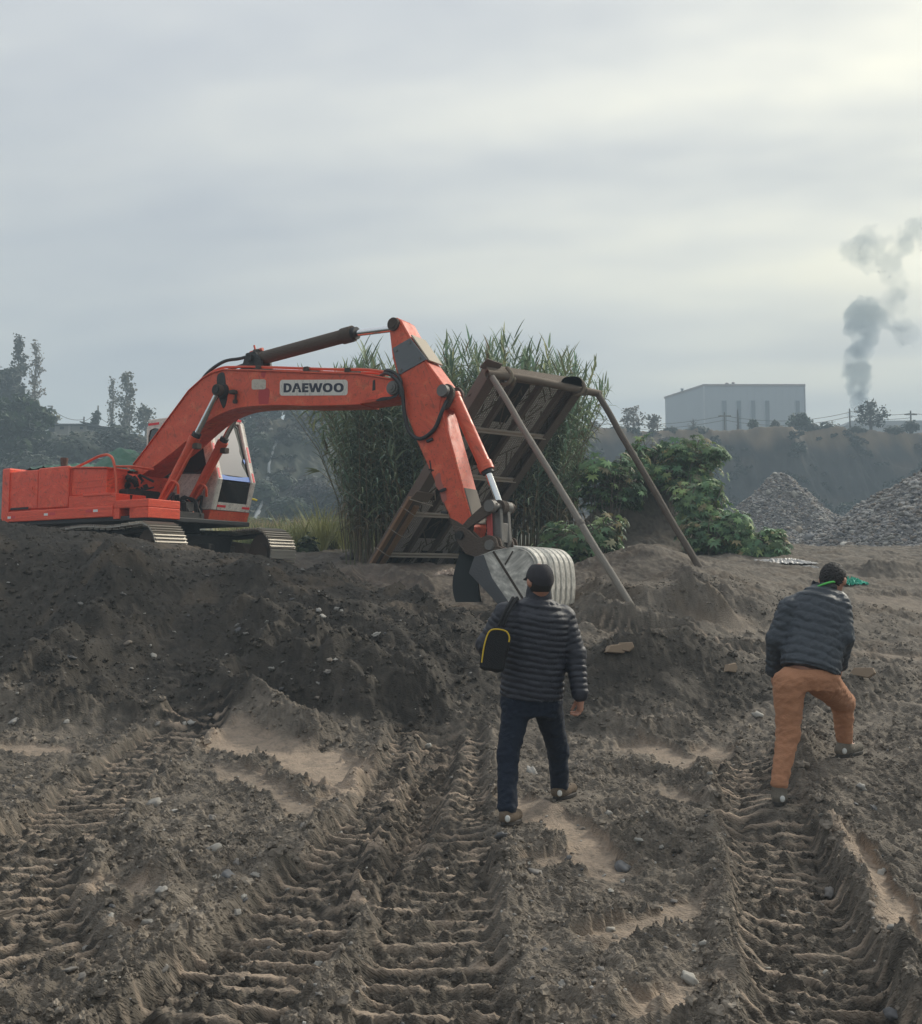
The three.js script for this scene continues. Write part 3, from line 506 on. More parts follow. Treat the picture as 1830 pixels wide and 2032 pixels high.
  for (let i = 0; i < N; i++) for (let k = 0; k < 4; k++) { const a = i * 4 + k, b = i * 4 + (k + 1) % 4; idx.push(a, b, a + 4, b, b + 4, a + 4); }
  fl.setAttribute('position', new THREE.Float32BufferAttribute(pos, 3)); fl.setIndex(idx); fl.computeVertexNormals();
  EX('rubber_flap', fl, M.rubber, bucket);
}
{ // upper works
  const deck = EX('deck', [box(-2.75, 1.2, 1.0, 1.09, -1.2, 1.22, .02), box(-1.0, 1.0, 1.09, 1.3, -.2, .9, .02)], M.black);
  EX('turntable', [cyl(L3(0, .86, 0), L3(0, 1.0, 0), .78, .78, 40), cyl(L3(0, .8, 0), L3(0, .88, 0), .66, .66, 32)], M.grease);
  const cw = []; { const s = new THREE.Shape(); s.moveTo(-2.6, -1.27); s.lineTo(-2.82, -1.27); s.quadraticCurveTo(-3.12, -.9, -3.12, 0); s.quadraticCurveTo(-3.12, .9, -2.82, 1.27); s.lineTo(-2.6, 1.27); s.closePath(); cw.push(new THREE.ExtrudeGeometry(s, { depth: .99, bevelEnabled: true, bevelSize: .03, bevelThickness: .03, bevelOffset: -.03, bevelSegments: 2, curveSegments: 10 }).rotateX(Math.PI / 2).translate(0, 2.08, 0)); }
  EX('counterweight', cw, M.orangeDeep);
  const hood = EX('engine_hood', [box(-2.7, -.86, 1.1, 2.035, -1.22, 1.215, .05), box(-.86, .1, 1.1, 1.9, -1.2, .9, .04)], M.orangeDeep);
  EX('side_door', box(-2.715, -1.765, 1.305, 2.03, 1.2, 1.25, .02), M.orangeDeep, hood);
  EX('side_door', box(-1.75, -.87, 1.295, 2.05, 1.2, 1.255, .03), M.orangeDeep, hood);
  EX('door_latch', [box(-1.97, -1.84, 1.63, 1.75, 1.25, 1.256, .003), box(-1.945, -1.9, 1.66, 1.72, 1.256, 1.265, .003)], M.orangeDeep, hood);
  for (let k = 0; k < 15; k++) EX('louvre', tf(box(-.012, .012, -.022, .022, -.004, .006, .002), -2.55 + k * .037, 1.325, 1.254, 0, 0, -.3), M.black, hood);
  EX('tool_box', [plate([[-.85, 1.5], [.1, 1.5], [.1, 1.94], [-.85, 2.0]], .75, 1.2, .012)], M.orangeDeep, hood);
  EX('tool_box_lid', plate([[-.86, 2.0], [.12, 1.94], [.12, 1.965], [-.86, 2.03]], .73, 1.23, .006), M.orangeDeep, hood);
  EX('lid_rib', box(-.78, .05, 1.74, 1.755, 1.2, 1.207, .002), M.orangeDeep, hood); EX('lid_rib', box(-.78, .05, 1.63, 1.645, 1.2, 1.207, .002), M.orangeDeep, hood);
  EX('side_ledge', [box(-.85, .42, 1.27, 1.49, .6, 1.25, .012), box(-.45, .3, 1.46, 1.505, 1.16, 1.262, .01)], M.orangeDeep);
  EX('skirt', box(-2.76, .36, 1.08, 1.275, .9, 1.268, .018), M.orangeDeep);
  EX('front_step_box', [box(.36, 1.24, 1.22, 1.36, .55, 1.25, .015), box(.36, .52, 1.04, 1.22, .55, 1.25, .01), box(.78, 1.24, 1.04, 1.22, .55, 1.25, .012), box(.5, .8, 1.04, 1.22, .55, .7, .01), plate([[.78, 1.22], [.95, 1.22], [.78, 1.1]], 1.0, 1.25, .004)], M.orangeDeep);
  for (const [x, y, w, m] of [[-2.62, 1.165, .1, 'w'], [-2.5, 1.17, .12, 'r'], [-1.52, 1.185, .11, 'w'], [-1.36, 1.19, .16, 'r'], [-.34, 1.20, .16, 'r'], [-.14, 1.2, .12, 'w']]) EX(m === 'w' ? 'white_reflector' : 'red_reflector', box(x, x + w, y - .022, y + .022, 1.268, 1.272, .001), m === 'w' ? M.reflWhite : std([.65, .05, .06], .5));
  EX('handrail', tube([L3(-.88, 2.03, 1.1), L3(-.6, 2.1, 1.1), L3(-.25, 2.19, 1.1), L3(-.02, 2.2, 1.1), L3(.14, 2.12, 1.12), L3(.26, 1.85, 1.14), L3(.33, 1.5, 1.16), L3(.36, 1.1, 1.18)], .024, 50), M.orange);
  EX('handrail', tube([L3(.2, 1.98, 1.1), L3(.45, 1.98, .9), L3(.6, 1.95, .6)], .02, 12), M.orange);
  const er = rng(31), eng = []; for (let k = 0; k < 30; k++) { const x = .1 + er() * .22, y = 1.35 + er() * .5, z = .45 + er() * .5; eng.push(er() > .5 ? tube([L3(x, y, z), L3(x + (er() - .5) * .3, y + (er() - .5) * .3, z + (er() - .5) * .3), L3(x + (er() - .5) * .5, y + (er() - .5) * .4, z + (er() - .5) * .4)], .012 + er() * .014, 10, 6) : tf(box(-.04, .04, -.05, .05, -.04, .04, .01), x, y, z, er(), er(), er())); }
  EX('engine', [...eng, box(.1, .35, 1.1, 1.6, .2, .95, .04)], M.grease);
  EX('boom_bracket', [plate([[-.62, 1.3], [-.45, 1.9], [-.25, 2.06], [-.08, 1.98], [.2, 1.5], [.5, 1.3], [.5, 1.1], [-.62, 1.1]], .47, .52, .008), plate([[-.62, 1.3], [-.45, 1.9], [-.25, 2.06], [-.08, 1.98], [.2, 1.5], [.5, 1.3], [.5, 1.1], [-.62, 1.1]], -.12, -.07, .008), plate([[.2, 1.1], [.9, 1.1], [.86, 1.3], [.66, 1.4], [.5, 1.3]], .4, .47, .008), plate([[.2, 1.1], [.9, 1.1], [.86, 1.3], [.66, 1.4], [.5, 1.3]], .0, .07, .008)], M.orange);
  EX('foot_pin_guard', [plate(smooth([[-.42, 1.35], [-.42, 1.95], [-.25, 2.06], [-.12, 1.93], [-.1, 1.4]], 20), .52, .56, .01), cyl(L3(-.25, 1.9, .5), L3(-.25, 1.9, .6), .13, .12, 22)], M.grease);
  EX('bracket_brace', plate([[-.02, 1.9], [.1, 1.55], [.45, 1.32], [.05, 1.32]], .1, .42, .01), M.orange);
  EX('exhaust_pipe', [cyl(L3(-1.92, 2.0, .6), L3(-1.92, 2.32, .6), .062, .062, 18), cyl(L3(-1.92, 2.27, .6), L3(-1.92, 2.33, .6), .07, .07, 18)], std([.12, .055, .04], .8));
  EX('air_cleaner', [cyl(L3(-2.2, 2.04, .4), L3(-2.2, 2.12, .4), .16, .14, 20), cyl(L3(-2.05, 2.04, .55), L3(-1.75, 2.06, .55), .09, .09, 14), box(-2.45, -1.7, 2.03, 2.1, .2, .9, .02)], M.black);
  const hoses = []; for (let k = 0; k < 14; k++) { const z = .0 + k * .03; hoses.push(tube([L3(.5 + er() * .2, 1.1, z), L3(.7 + er() * .3, 1.25 + er() * .3, z + er() * .1), L3(.9 + er() * .25, 1.15 + er() * .25, z), L3(1.0 + er() * .2, 1.0, z)], .018 + er() * .01, 14, 6)); }
  EX('swing_hoses', hoses, M.grease).userData.kind = 'stuff';
  EX('valve_block', [box(.55, 1.15, 1.02, 1.2, -.1, .5, .02), box(.9, 1.1, 1.2, 1.38, .1, .3, .02)], M.grease);
  EX('guard_plate', plate([[1.0, 1.32], [1.15, 1.15], [1.02, 1.12], [.93, 1.2]], .1, .14, .01), M.orange);
}
{ // cab
  const R = -.27, Lf = -1.24, prof = [[-.65, 1.28], [-.65, 2.93], [-.57, 3.06], [.86, 3.08], [.96, 3.0], [1.30, 1.83], [1.14, 1.28]];
  const cab = EX('cab', [box(-.63, .9, 3.03, 3.09, Lf, R, .03)], M.white); cab.userData.label = 'white cab with red reflective strips';
  const wall = (z0, z1) => { const s = new THREE.Shape(prof.map(([x, y]) => new THREE.Vector2(x, y)));
    const hole = (pts) => { const h = new THREE.Path(pts.map(([x, y]) => new THREE.Vector2(x, y))); s.holes.push(h); };
    hole(smooth([[-.58, 2.1], [-.58, 2.86], [-.5, 2.9], [-.34, 2.9], [-.28, 2.84], [-.28, 2.1], [-.34, 2.05], [-.52, 2.05]], 30, true)); hole([[-.2, 2.0], [-.2, 2.9], [.78, 2.92], [1.03, 1.95]]); return plate(s, z0, z1, .008); };
  EX('side_panel', wall(R - .05, R), M.white, cab); EX('side_panel', wall(Lf, Lf + .05), M.white, cab);
  EX('rear_panel', box(-.65, -.6, 1.28, 3.05, Lf + .051, R - .051, .01), M.white, cab);
  for (const z of [R - .03, Lf + .02]) { EX('side_window', plate([[-.6, 2.03], [-.6, 2.92], [-.26, 2.92], [-.26, 2.03]], z, z + .008, .001), M.glassDark, cab); EX('side_window', plate([[-.22, 1.98], [-.22, 2.92], [.8, 2.94], [1.05, 1.93]], z, z + .008, .001), M.glassDark, cab); }
  EX('window_seal', tube([L3(-.21, 1.99, R), L3(.4, 1.985, R), L3(1.04, 1.94, R)], .012, 10, 6), M.black, cab);
  // front: two posts, header, waist bar, sill; windshield above, dark window below
  const P0 = [.96, 3.0], P1 = [1.30, 1.83], P2 = [1.14, 1.28], fr = (t) => [lerp(P0[0], P1[0], t), lerp(P0[1], P1[1], t)];
  const post = (z0, z1) => plate([[P0[0] - .09, P0[1]], [P0[0], P0[1]], P1, P2, [P2[0] - .1, P2[1]], [P1[0] - .1, P1[1]]], z0, z1, .02);
  EX('front_post', post(R - .13, R + .003), M.white, cab); EX('front_post', post(Lf - .003, Lf + .12), M.white, cab);
  EX('header', box(.8, .965, 2.96, 3.09, Lf + .12, R - .13, .02), M.white, cab); EX('front_sill', plate([[1.04, 1.28], [1.14, 1.28], [1.185, 1.42], [1.085, 1.42]], Lf + .12, R - .13, .01), M.white, cab);
  const ux = V(P1[0] - P0[0], P1[1] - P0[1], 0), uL = ux.length(); ux.normalize(); const fn = V(-ux.y, ux.x, 0);   // points forward
  const pane = (name, pts, mat, out, th = .006) => { // pts in (across z, along slope from the top)
    const g = plate(pts, 0, th, .001), m = new THREE.Matrix4().makeBasis(V(0, 0, -1), ux.clone().negate(), fn.clone()).setPosition(V(P0[0] - .04, P0[1], R - .13).addScaledVector(fn, out)); return EX(name, g.applyMatrix4(m), mat, cab); };
  const wz = (R - .13) - (Lf + .12);
  pane('windshield', [[-.01, -.02], [wz + .01, -.02], [wz + .01, -uL + .03], [-.01, -uL + .03]], M.glassDark, -.012);
  pane('windshield_film', [[.015, -uL + .10], [.015, -.07], [wz - .22, -.05], [wz - .15, -.12], ...smooth([[wz - .13, -.25], [wz - .10, -.5], [wz - .12, -.62], [wz - .09, -.75], [wz - .13, -.86], [wz - .08, -.98], [wz - .02, -uL + .10]], 18)], M.film, -.002).userData.label = 'hazy grey film over the windshield';
  pane('blue_tape', [[-.0, -uL + .0], [-.0, -uL + .10], [wz * .25, -uL + .075], [wz * .6, -uL + .08], [wz, -uL + .11], [wz, -uL + .005]], M.blueTape, .008);
  pane('sticker', [[wz - .075, -.78], [wz - .045, -.74], [wz - .02, -.79], [wz - .05, -.85]], M.blueTape, .006);
  pane('window_seal', [[-.0, -.03], [-.0, -.045], [wz - .12, -.03], [wz - .03, -.1], [wz - .0, -uL + .08], [wz - .015, -uL + .08], [wz - .045, -.12], [wz - .12, -.045]], M.black, .004);
  EX('lower_window', plate([[P1[0] - .05, P1[1] - .02], [P1[0] - .03, P1[1] - .02], [1.165, 1.41], [1.145, 1.41]], Lf + .1, R - .11, .002), M.glassDark, cab);
  // reflective strips
  const strip = (name, z, t0, t1, w = .05) => { const a = fr(t0), b = fr(t1); EX(name, bar(V(a[0], a[1], z).addScaledVector(fn, .002), V(b[0], b[1], z).addScaledVector(fn, .002), w, .006, V(0, 0, 1), .001), M.red, cab); };
  strip('reflective_strip', R - .045, .82, .98); strip('reflective_strip', R - .045, .42, .54); strip('reflective_strip', Lf + .045, .40, .66); strip('reflective_strip', Lf + .045, .84, .99);
  EX('reflective_strip', box(.964, .969, 3.02, 3.065, Lf + .08, Lf + .36, .001), M.red, cab);
  for (const [za, zb] of [[R - .33, R - .12], [Lf + .02, Lf + .22]]) EX('reflective_strip', tf(box(-.003, .003, -.022, .022, -(za - zb) / -2, (zb - za) / 2, .001), 1.161, 1.35, (za + zb) / 2, 0, 0, -.3), M.red, cab);
  EX('reflective_strip', box(-.6, -.3, 2.965, 3.01, R + .001, R + .006, .001), M.red, cab); EX('reflective_strip', box(-.1, .2, 2.97, 3.015, R + .001, R + .006, .001), M.red, cab);
  EX('cab_base', plate([[-.66, 1.06], [1.06, 1.06], [1.13, 1.27], [-.66, 1.27]], Lf - .02, R + .01, .01), M.orange, cab);
  EX('base_vent', box(.82, .92, 1.13, 1.22, R + .011, R + .016, .002), M.patch, cab);
  EX('interior', [box(-.58, .95, 1.3, 1.5, Lf + .07, R - .07, .02), box(-.4, -.2, 1.5, 2.5, Lf + .25, R - .25, .05), box(-.3, .25, 1.5, 1.75, Lf + .25, R - .25, .05)], M.black, cab);
  EX('marker_lamp', [cyl(V(1.15, 1.55, Lf - .02), V(1.2, 1.52, Lf - .14), .02, .02, 8)], M.yellow, cab);
  EX('mirror', tf(box(-.02, .02, -.1, .1, -.05, .05, .02), -.62, 2.85, Lf - .1), M.black, cab);
}
{ // undercarriage, turned a little further than the upper works
  const under = -5.5 * Math.PI / 180, ca = Math.cos(under), sa = Math.sin(under);
  const shoeG = merge([new THREE.BoxGeometry(.178, .022, .6), ...[-.062, .0, .062].map((x) => tf(new THREE.BoxGeometry(.016, .03, .6), x, .024, 0)), ...[-.18, .18].map((z) => tf(new THREE.BoxGeometry(.15, .03, .05), 0, -.025, z))]);
  const rad = .44, half = 1.68, cy = .47, straight = 2 * half, per = 2 * straight + 2 * Math.PI * rad, N = 50;
  const path = (s) => { s = ((s % per) + per) % per; if (s < straight) { const t = s / straight; return [half - s, cy + rad - .035 * Math.sin(t * Math.PI * 2) ** 2, Math.PI]; } s -= straight; if (s < Math.PI * rad) { const a = Math.PI / 2 + s / rad; return [-half + Math.cos(a) * rad, cy + Math.sin(a) * rad, a + Math.PI / 2]; } s -= Math.PI * rad; if (s < straight) return [-half + s, cy - rad, 0]; s -= straight; const a = -Math.PI / 2 + s / rad; return [half + Math.cos(a) * rad, cy + Math.sin(a) * rad, a + Math.PI / 2]; };
  for (const z of [1.2, -1.2]) {
    const tr = new THREE.Group(); tr.name = 'track'; tr.position.set(sa * z, 0, ca * z); tr.rotation.y = under; excavator.add(tr);
    for (let i = 0; i < N; i++) { const [x, y, a] = path((i + .3) * per / N), m = EX('track_shoe', shoeG, M.shoe, tr); m.position.set(x, y, 0); m.rotation.z = a + Math.PI; }
    const inn = []; for (let i = 0; i < 100; i++) { const [x, y, a] = path(i * per / 100); inn.push([lerp(x, clamp(x, -half, half), .12), lerp(y, cy, .12)]); }
    const s = new THREE.Shape(inn.map(([x, y]) => new THREE.Vector2(x, y))), hole = new THREE.Path(inn.map(([x, y]) => new THREE.Vector2(lerp(x, clamp(x, -half, half), .2), lerp(y, cy, .2)))); s.holes.push(hole);
    EX('track_chain', plate(s, -.09, .09, .01), M.grease, tr);
    EX('track_frame', [plate([[-1.35, .3], [1.3, .3], [1.4, .45], [1.2, .66], [.5, .74], [-1.2, .74], [-1.4, .5]], -.17, .17, .02)], M.rust, tr);
    EX('frame_cover', [plate([[.45, .34], [1.0, .34], [1.0, .62], [.62, .68], [.45, .68]], .17, .2, .01), plate([[.45, .34], [1.0, .34], [1.0, .62], [.62, .68], [.45, .68]], -.2, -.17, .01)], std([.10, .085, .07], .8), tr);
    EX('idler_wheel', [cyl(V(half, cy, -.1), V(half, cy, .1), .37, .37, 32), cyl(V(half, cy, -.16), V(half, cy, .16), .2, .2, 20)], M.rust, tr);
    EX('drive_sprocket', [cyl(V(-half, cy, -.1), V(-half, cy, .1), .36, .36, 24), cyl(V(-half, cy, -.2), V(-half, cy, .2), .26, .26, 24)], M.rust, tr);
    for (const x of [-1.1, -.7, -.3, .1, .5, .9, 1.2]) EX('track_roller', cyl(V(x, .2, -.15), V(x, .2, .15), .11, .11, 16), M.grease, tr);
    for (const x of [-.6, .5]) EX('carrier_roller', cyl(V(x, .8, -.14), V(x, .8, .14), .07, .07, 14), M.grease, tr);
  }
  const car = EX('car_body', [box(-.9, .9, .45, .82, -1.05, 1.05, .04), tf(box(-1.1, 1.1, .42, .66, -.3, .3, .03), 0, 0, 0, 0, .6), tf(box(-1.1, 1.1, .42, .66, -.3, .3, .03), 0, 0, 0, 0, -.6)], M.grease); car.rotation.y = under;
}
// ---------- people: smooth distance fields, meshed by surface nets ----------
function nets(f, lo, hi, cell) {
  const n = [0, 1, 2].map((k) => Math.ceil((hi[k] - lo[k]) / cell) + 2), [nx, ny, nz] = n, F = new Float32Array(nx * ny * nz), id = new Int32Array(nx * ny * nz).fill(-1), pos = [], idx = [];
  const I = (i, j, k) => (k * ny + j) * nx + i;
  const B = 6, far = B * cell * 1.05;   // blocks well away from the surface are filled, not sampled
  for (let k = 0; k < nz; k += B) for (let j = 0; j < ny; j += B) for (let i = 0; i < nx; i += B) {
    const c = f(lo[0] + (i + B / 2) * cell, lo[1] + (j + B / 2) * cell, lo[2] + (k + B / 2) * cell), skip = Math.abs(c) > far;
    for (let r = k; r < Math.min(nz, k + B); r++) for (let q = j; q < Math.min(ny, j + B); q++) for (let p = i; p < Math.min(nx, i + B); p++) F[I(p, q, r)] = skip ? c : f(lo[0] + p * cell, lo[1] + q * cell, lo[2] + r * cell);
  }
  for (let k = 0; k < nz - 1; k++) for (let j = 0; j < ny - 1; j++) for (let i = 0; i < nx - 1; i++) {
    let m = 0, c = 0, sx = 0, sy = 0, sz = 0; const v = [];
    for (let q = 0; q < 8; q++) { v[q] = F[I(i + (q & 1), j + (q >> 1 & 1), k + (q >> 2))]; if (v[q] < 0) m |= 1 << q; }
    if (m === 0 || m === 255) continue;
    for (let q = 0; q < 8; q++) for (let b = 1; b < 8; b <<= 1) { const r = q | b; if (r === q) continue; if ((v[q] < 0) !== (v[r] < 0)) { const t = v[q] / (v[q] - v[r]); sx += (q & 1) + (b === 1 ? t : 0); sy += (q >> 1 & 1) + (b === 2 ? t : 0); sz += (q >> 2) + (b === 4 ? t : 0); c++; } }
    id[I(i, j, k)] = pos.length / 3; pos.push(lo[0] + (i + sx / c) * cell, lo[1] + (j + sy / c) * cell, lo[2] + (k + sz / c) * cell);
  }
  const quad = (a, b, c, d, flip) => { if (a < 0 || b < 0 || c < 0 || d < 0) return; flip ? idx.push(a, c, b, a, d, c) : idx.push(a, b, c, a, c, d); };
  for (let k = 1; k < nz - 1; k++) for (let j = 1; j < ny - 1; j++) for (let i = 1; i < nx - 1; i++) {
    const s = F[I(i, j, k)] < 0;
    if (s !== F[I(i + 1, j, k)] < 0) quad(id[I(i, j - 1, k - 1)], id[I(i, j, k - 1)], id[I(i, j, k)], id[I(i, j - 1, k)], !s);
    if (s !== F[I(i, j + 1, k)] < 0) quad(id[I(i - 1, j, k - 1)], id[I(i - 1, j, k)], id[I(i, j, k)], id[I(i, j, k - 1)], !s);
    if (s !== F[I(i, j, k + 1)] < 0) quad(id[I(i - 1, j - 1, k)], id[I(i, j - 1, k)], id[I(i, j, k)], id[I(i - 1, j, k)], !s);
  }
  const g = new THREE.BufferGeometry(), uv = new Float32Array(pos.length / 3 * 2), mx = (lo[0] + hi[0]) / 2, mz = (lo[2] + hi[2]) / 2;
  for (let i = 0; i < pos.length / 3; i++) { uv[i * 2] = Math.atan2(pos[i * 3] - mx, pos[i * 3 + 2] - mz) * .2; uv[i * 2 + 1] = pos[i * 3 + 1]; }
  g.setAttribute('position', new THREE.Float32BufferAttribute(pos, 3)); g.setAttribute('uv', new THREE.BufferAttribute(uv, 2)); g.setIndex(idx); g.computeVertexNormals(); return g;
}
const smin = (a, b, k) => { const h = Math.max(k - Math.abs(a - b), 0) / k; return Math.min(a, b) - h * h * k * .25; };
// tapered capsule; returns distance, leaves the place along it in cap.t and its length in cap.L
const cap = Object.assign((x, y, z, a, b, ra, rb) => {
  const ex = b.x - a.x, ey = b.y - a.y, ez = b.z - a.z, q = ex * ex + ey * ey + ez * ez, t = clamp(((x - a.x) * ex + (y - a.y) * ey + (z - a.z) * ez) / q);
  cap.t = t; cap.L = Math.sqrt(q); return hyp(x - a.x - ex * t, y - a.y - ey * t, z - a.z - ez * t) - lerp(ra, rb, t);
}, { t: 0, L: 0 });
// trunk of oval section between two points; prof = [t, half width, half depth]
function trunk(a, b, across, prof) {
  const up = b.clone().sub(a), L = up.length(); up.normalize(); const u = across.clone().addScaledVector(up, -across.dot(up)).normalize(), w = u.clone().cross(up);
  const fn = (x, y, z) => {
    const dx = x - a.x, dy = y - a.y, dz = z - a.z, v = dx * up.x + dy * up.y + dz * up.z, p = dx * u.x + dy * u.y + dz * u.z, q = dx * w.x + dy * w.y + dz * w.z, t = v / L;
    let i = 1; while (i < prof.length - 1 && t > prof[i][0]) i++;
    const s = sst(prof[i - 1][0], prof[i][0], t), A = lerp(prof[i - 1][1], prof[i][1], s), B = lerp(prof[i - 1][2], prof[i][2], s);
    const e = hyp(p / A, q / B), side = (e - 1) * Math.min(A, B) * (.5 + .5 * Math.min(1, e)), end = Math.max(prof[0][0] * L - v, v - prof[prof.length - 1][0] * L);
    fn.v = v; fn.p = p; fn.q = q; return Math.max(side, end);
  };
  fn.L = L; return fn;
}
const quilt = (s, pitch, amp) => { const f = s / pitch - Math.floor(s / pitch), q = Math.sin(Math.PI * f); return amp * Math.sqrt(q); };
const bounds = (pts, pad) => [[0, 1, 2].map((k) => Math.min(...pts.map((p) => p.getComponent(k))) - pad), [0, 1, 2].map((k) => Math.max(...pts.map((p) => p.getComponent(k))) + pad)];
// a hand in its own fine grid: wrist point, direction of the fingers, direction from little finger to thumb, palm normal
function hand(wrist, dir, thumbward, curl, right, s = 1) {
  const d = dir.clone().normalize(), t = thumbward.clone().addScaledVector(d, -thumbward.dot(d)).normalize(), n = right ? t.clone().cross(d) : d.clone().cross(t);   // n: palm side
  const P = (a, b, c) => wrist.clone().addScaledVector(d, a * s).addScaledVector(t, b * s).addScaledVector(n, c * s), bones = [];
  bones.push([P(-.02, 0, 0), P(.025, 0, 0), .026 * s, .030 * s]);
  for (const b of [-.028, -.01, .01, .028]) bones.push([P(.02, b * .7, 0), P(.088, b, 0), .017 * s, .0125 * s]);
  [[-.03, .058, .0075], [-.0105, .072, .0085], [.0095, .078, .0088], [.029, .070, .0085]].forEach(([b, L, r], i) => {
    let p = P(.088, b, 0), a = curl * (.55 + .06 * i); const seg = [.45, .32, .27];
    for (let k = 0; k < 3; k++) { const q = p.clone().addScaledVector(d, Math.cos(a) * L * seg[k] * s).addScaledVector(n, Math.sin(a) * L * seg[k] * s); bones.push([p, q, r * s * (1 - .1 * k), r * s * (.92 - .1 * k)]); p = q; a += curl * .85; }
  });
  let p = P(.022, .026, .004); for (const [a, b, c, r] of [[.055, .048, .014, .0125], [.083, .054, .028, .0105], [.104, .050, .042, .009]]) { const q = P(a, b, c); bones.push([p, q, r * 1.1 * s, r * s]); p = q; }
  const f = (x, y, z) => { let m = 1; bones.forEach(([a, b, r0, r1], i) => { const q = cap(x, y, z, a, b, r0, r1); m = i < 5 ? smin(m, q, .016) : smin(m, q, .006); }); return m; };
  return nets(f, ...bounds(bones.flatMap(([a, b]) => [a, b]), .045), .0035);
}
const weave = tex(512, (u, v) => .5 + .25 * Math.sin(u * 800) * Math.sin(v * 800) + .35 * tfbm(u, v, 30, 3, 8)); weave.repeat.set(3, 3);
const cloth = (c, rough = .85, b = .004, more = {}) => phys(c, rough, { bumpMap: weave, bumpScale: b, sheen: .3, sheenRoughness: .6, sheenColor: new THREE.Color(.2, .2, .2), ...more });
const skin = phys([.42, .215, .15], .55);
function shoe(parent, heel, toe, ankle, mat, soleMat, yGround) {
  const dir = toe.clone().sub(heel), L = dir.length(); dir.normalize(); const side = V(0, 1, 0).cross(dir).normalize();
  const A = heel.clone(), B = toe.clone(), AB = A.clone().lerp(B, .18).add(V(0, .03, 0)), f = (x, y, z) => {
    let m = cap(x, y, z, A, B, .043, .038); const t = cap.t; m -= .008 * Math.sin(Math.PI * Math.min(1, t * 1.4));
    m = smin(m, cap(x, y, z, AB, ankle, .046, .050), .03);
    const hy = lerp(A.y, B.y, t) - .028; m = Math.max(m, hy - y);
    return m + .0015 * n3(x * 60, y * 60, z * 60);
  };
  const s = mesh('shoe', nets(f, ...bounds([heel, toe, ankle], .07), .006), mat, parent);
  const pts = []; for (let i = 0; i < 24; i++) { const a = i / 24 * 6.2832, c = Math.cos(a), q = Math.sin(a), w = .047 + .006 * c; pts.push([c * (L / 2 + .045), q * w]); }
  const sole = plate(pts, 0, .03, .006), mid = heel.clone().add(toe).multiplyScalar(.5), pitch = dir.clone();
  const up = pitch.clone().cross(side).multiplyScalar(1).normalize(); if (up.y < 0) up.negate();
  sole.applyMatrix4(new THREE.Matrix4().makeBasis(pitch, side, pitch.clone().cross(side)).setPosition(mid)); sole.translate(-up.x * .052, -up.y * .052, -up.z * .052);
  mesh('sole', sole, soleMat, s);
  mesh('heel_patch', tf(new THREE.SphereGeometry(.017, 10, 8).scale(1, 1.3, .5), heel.x + .012, heel.y + .002, heel.z + .043), std([.6, .6, .57], .6), s);
  const lace = []; for (let k = 0; k < 4; k++) { const c = A.clone().lerp(B, .38 + k * .13).add(V(0, .062 - k * .009, 0)); lace.push(cyl(c.clone().addScaledVector(side, -.02), c.clone().addScaledVector(side, .02), .004, .004, 6)); }
  mesh('laces', lace, soleMat, s);
}
const q1 = (px, py, d) => at(px, py, d);
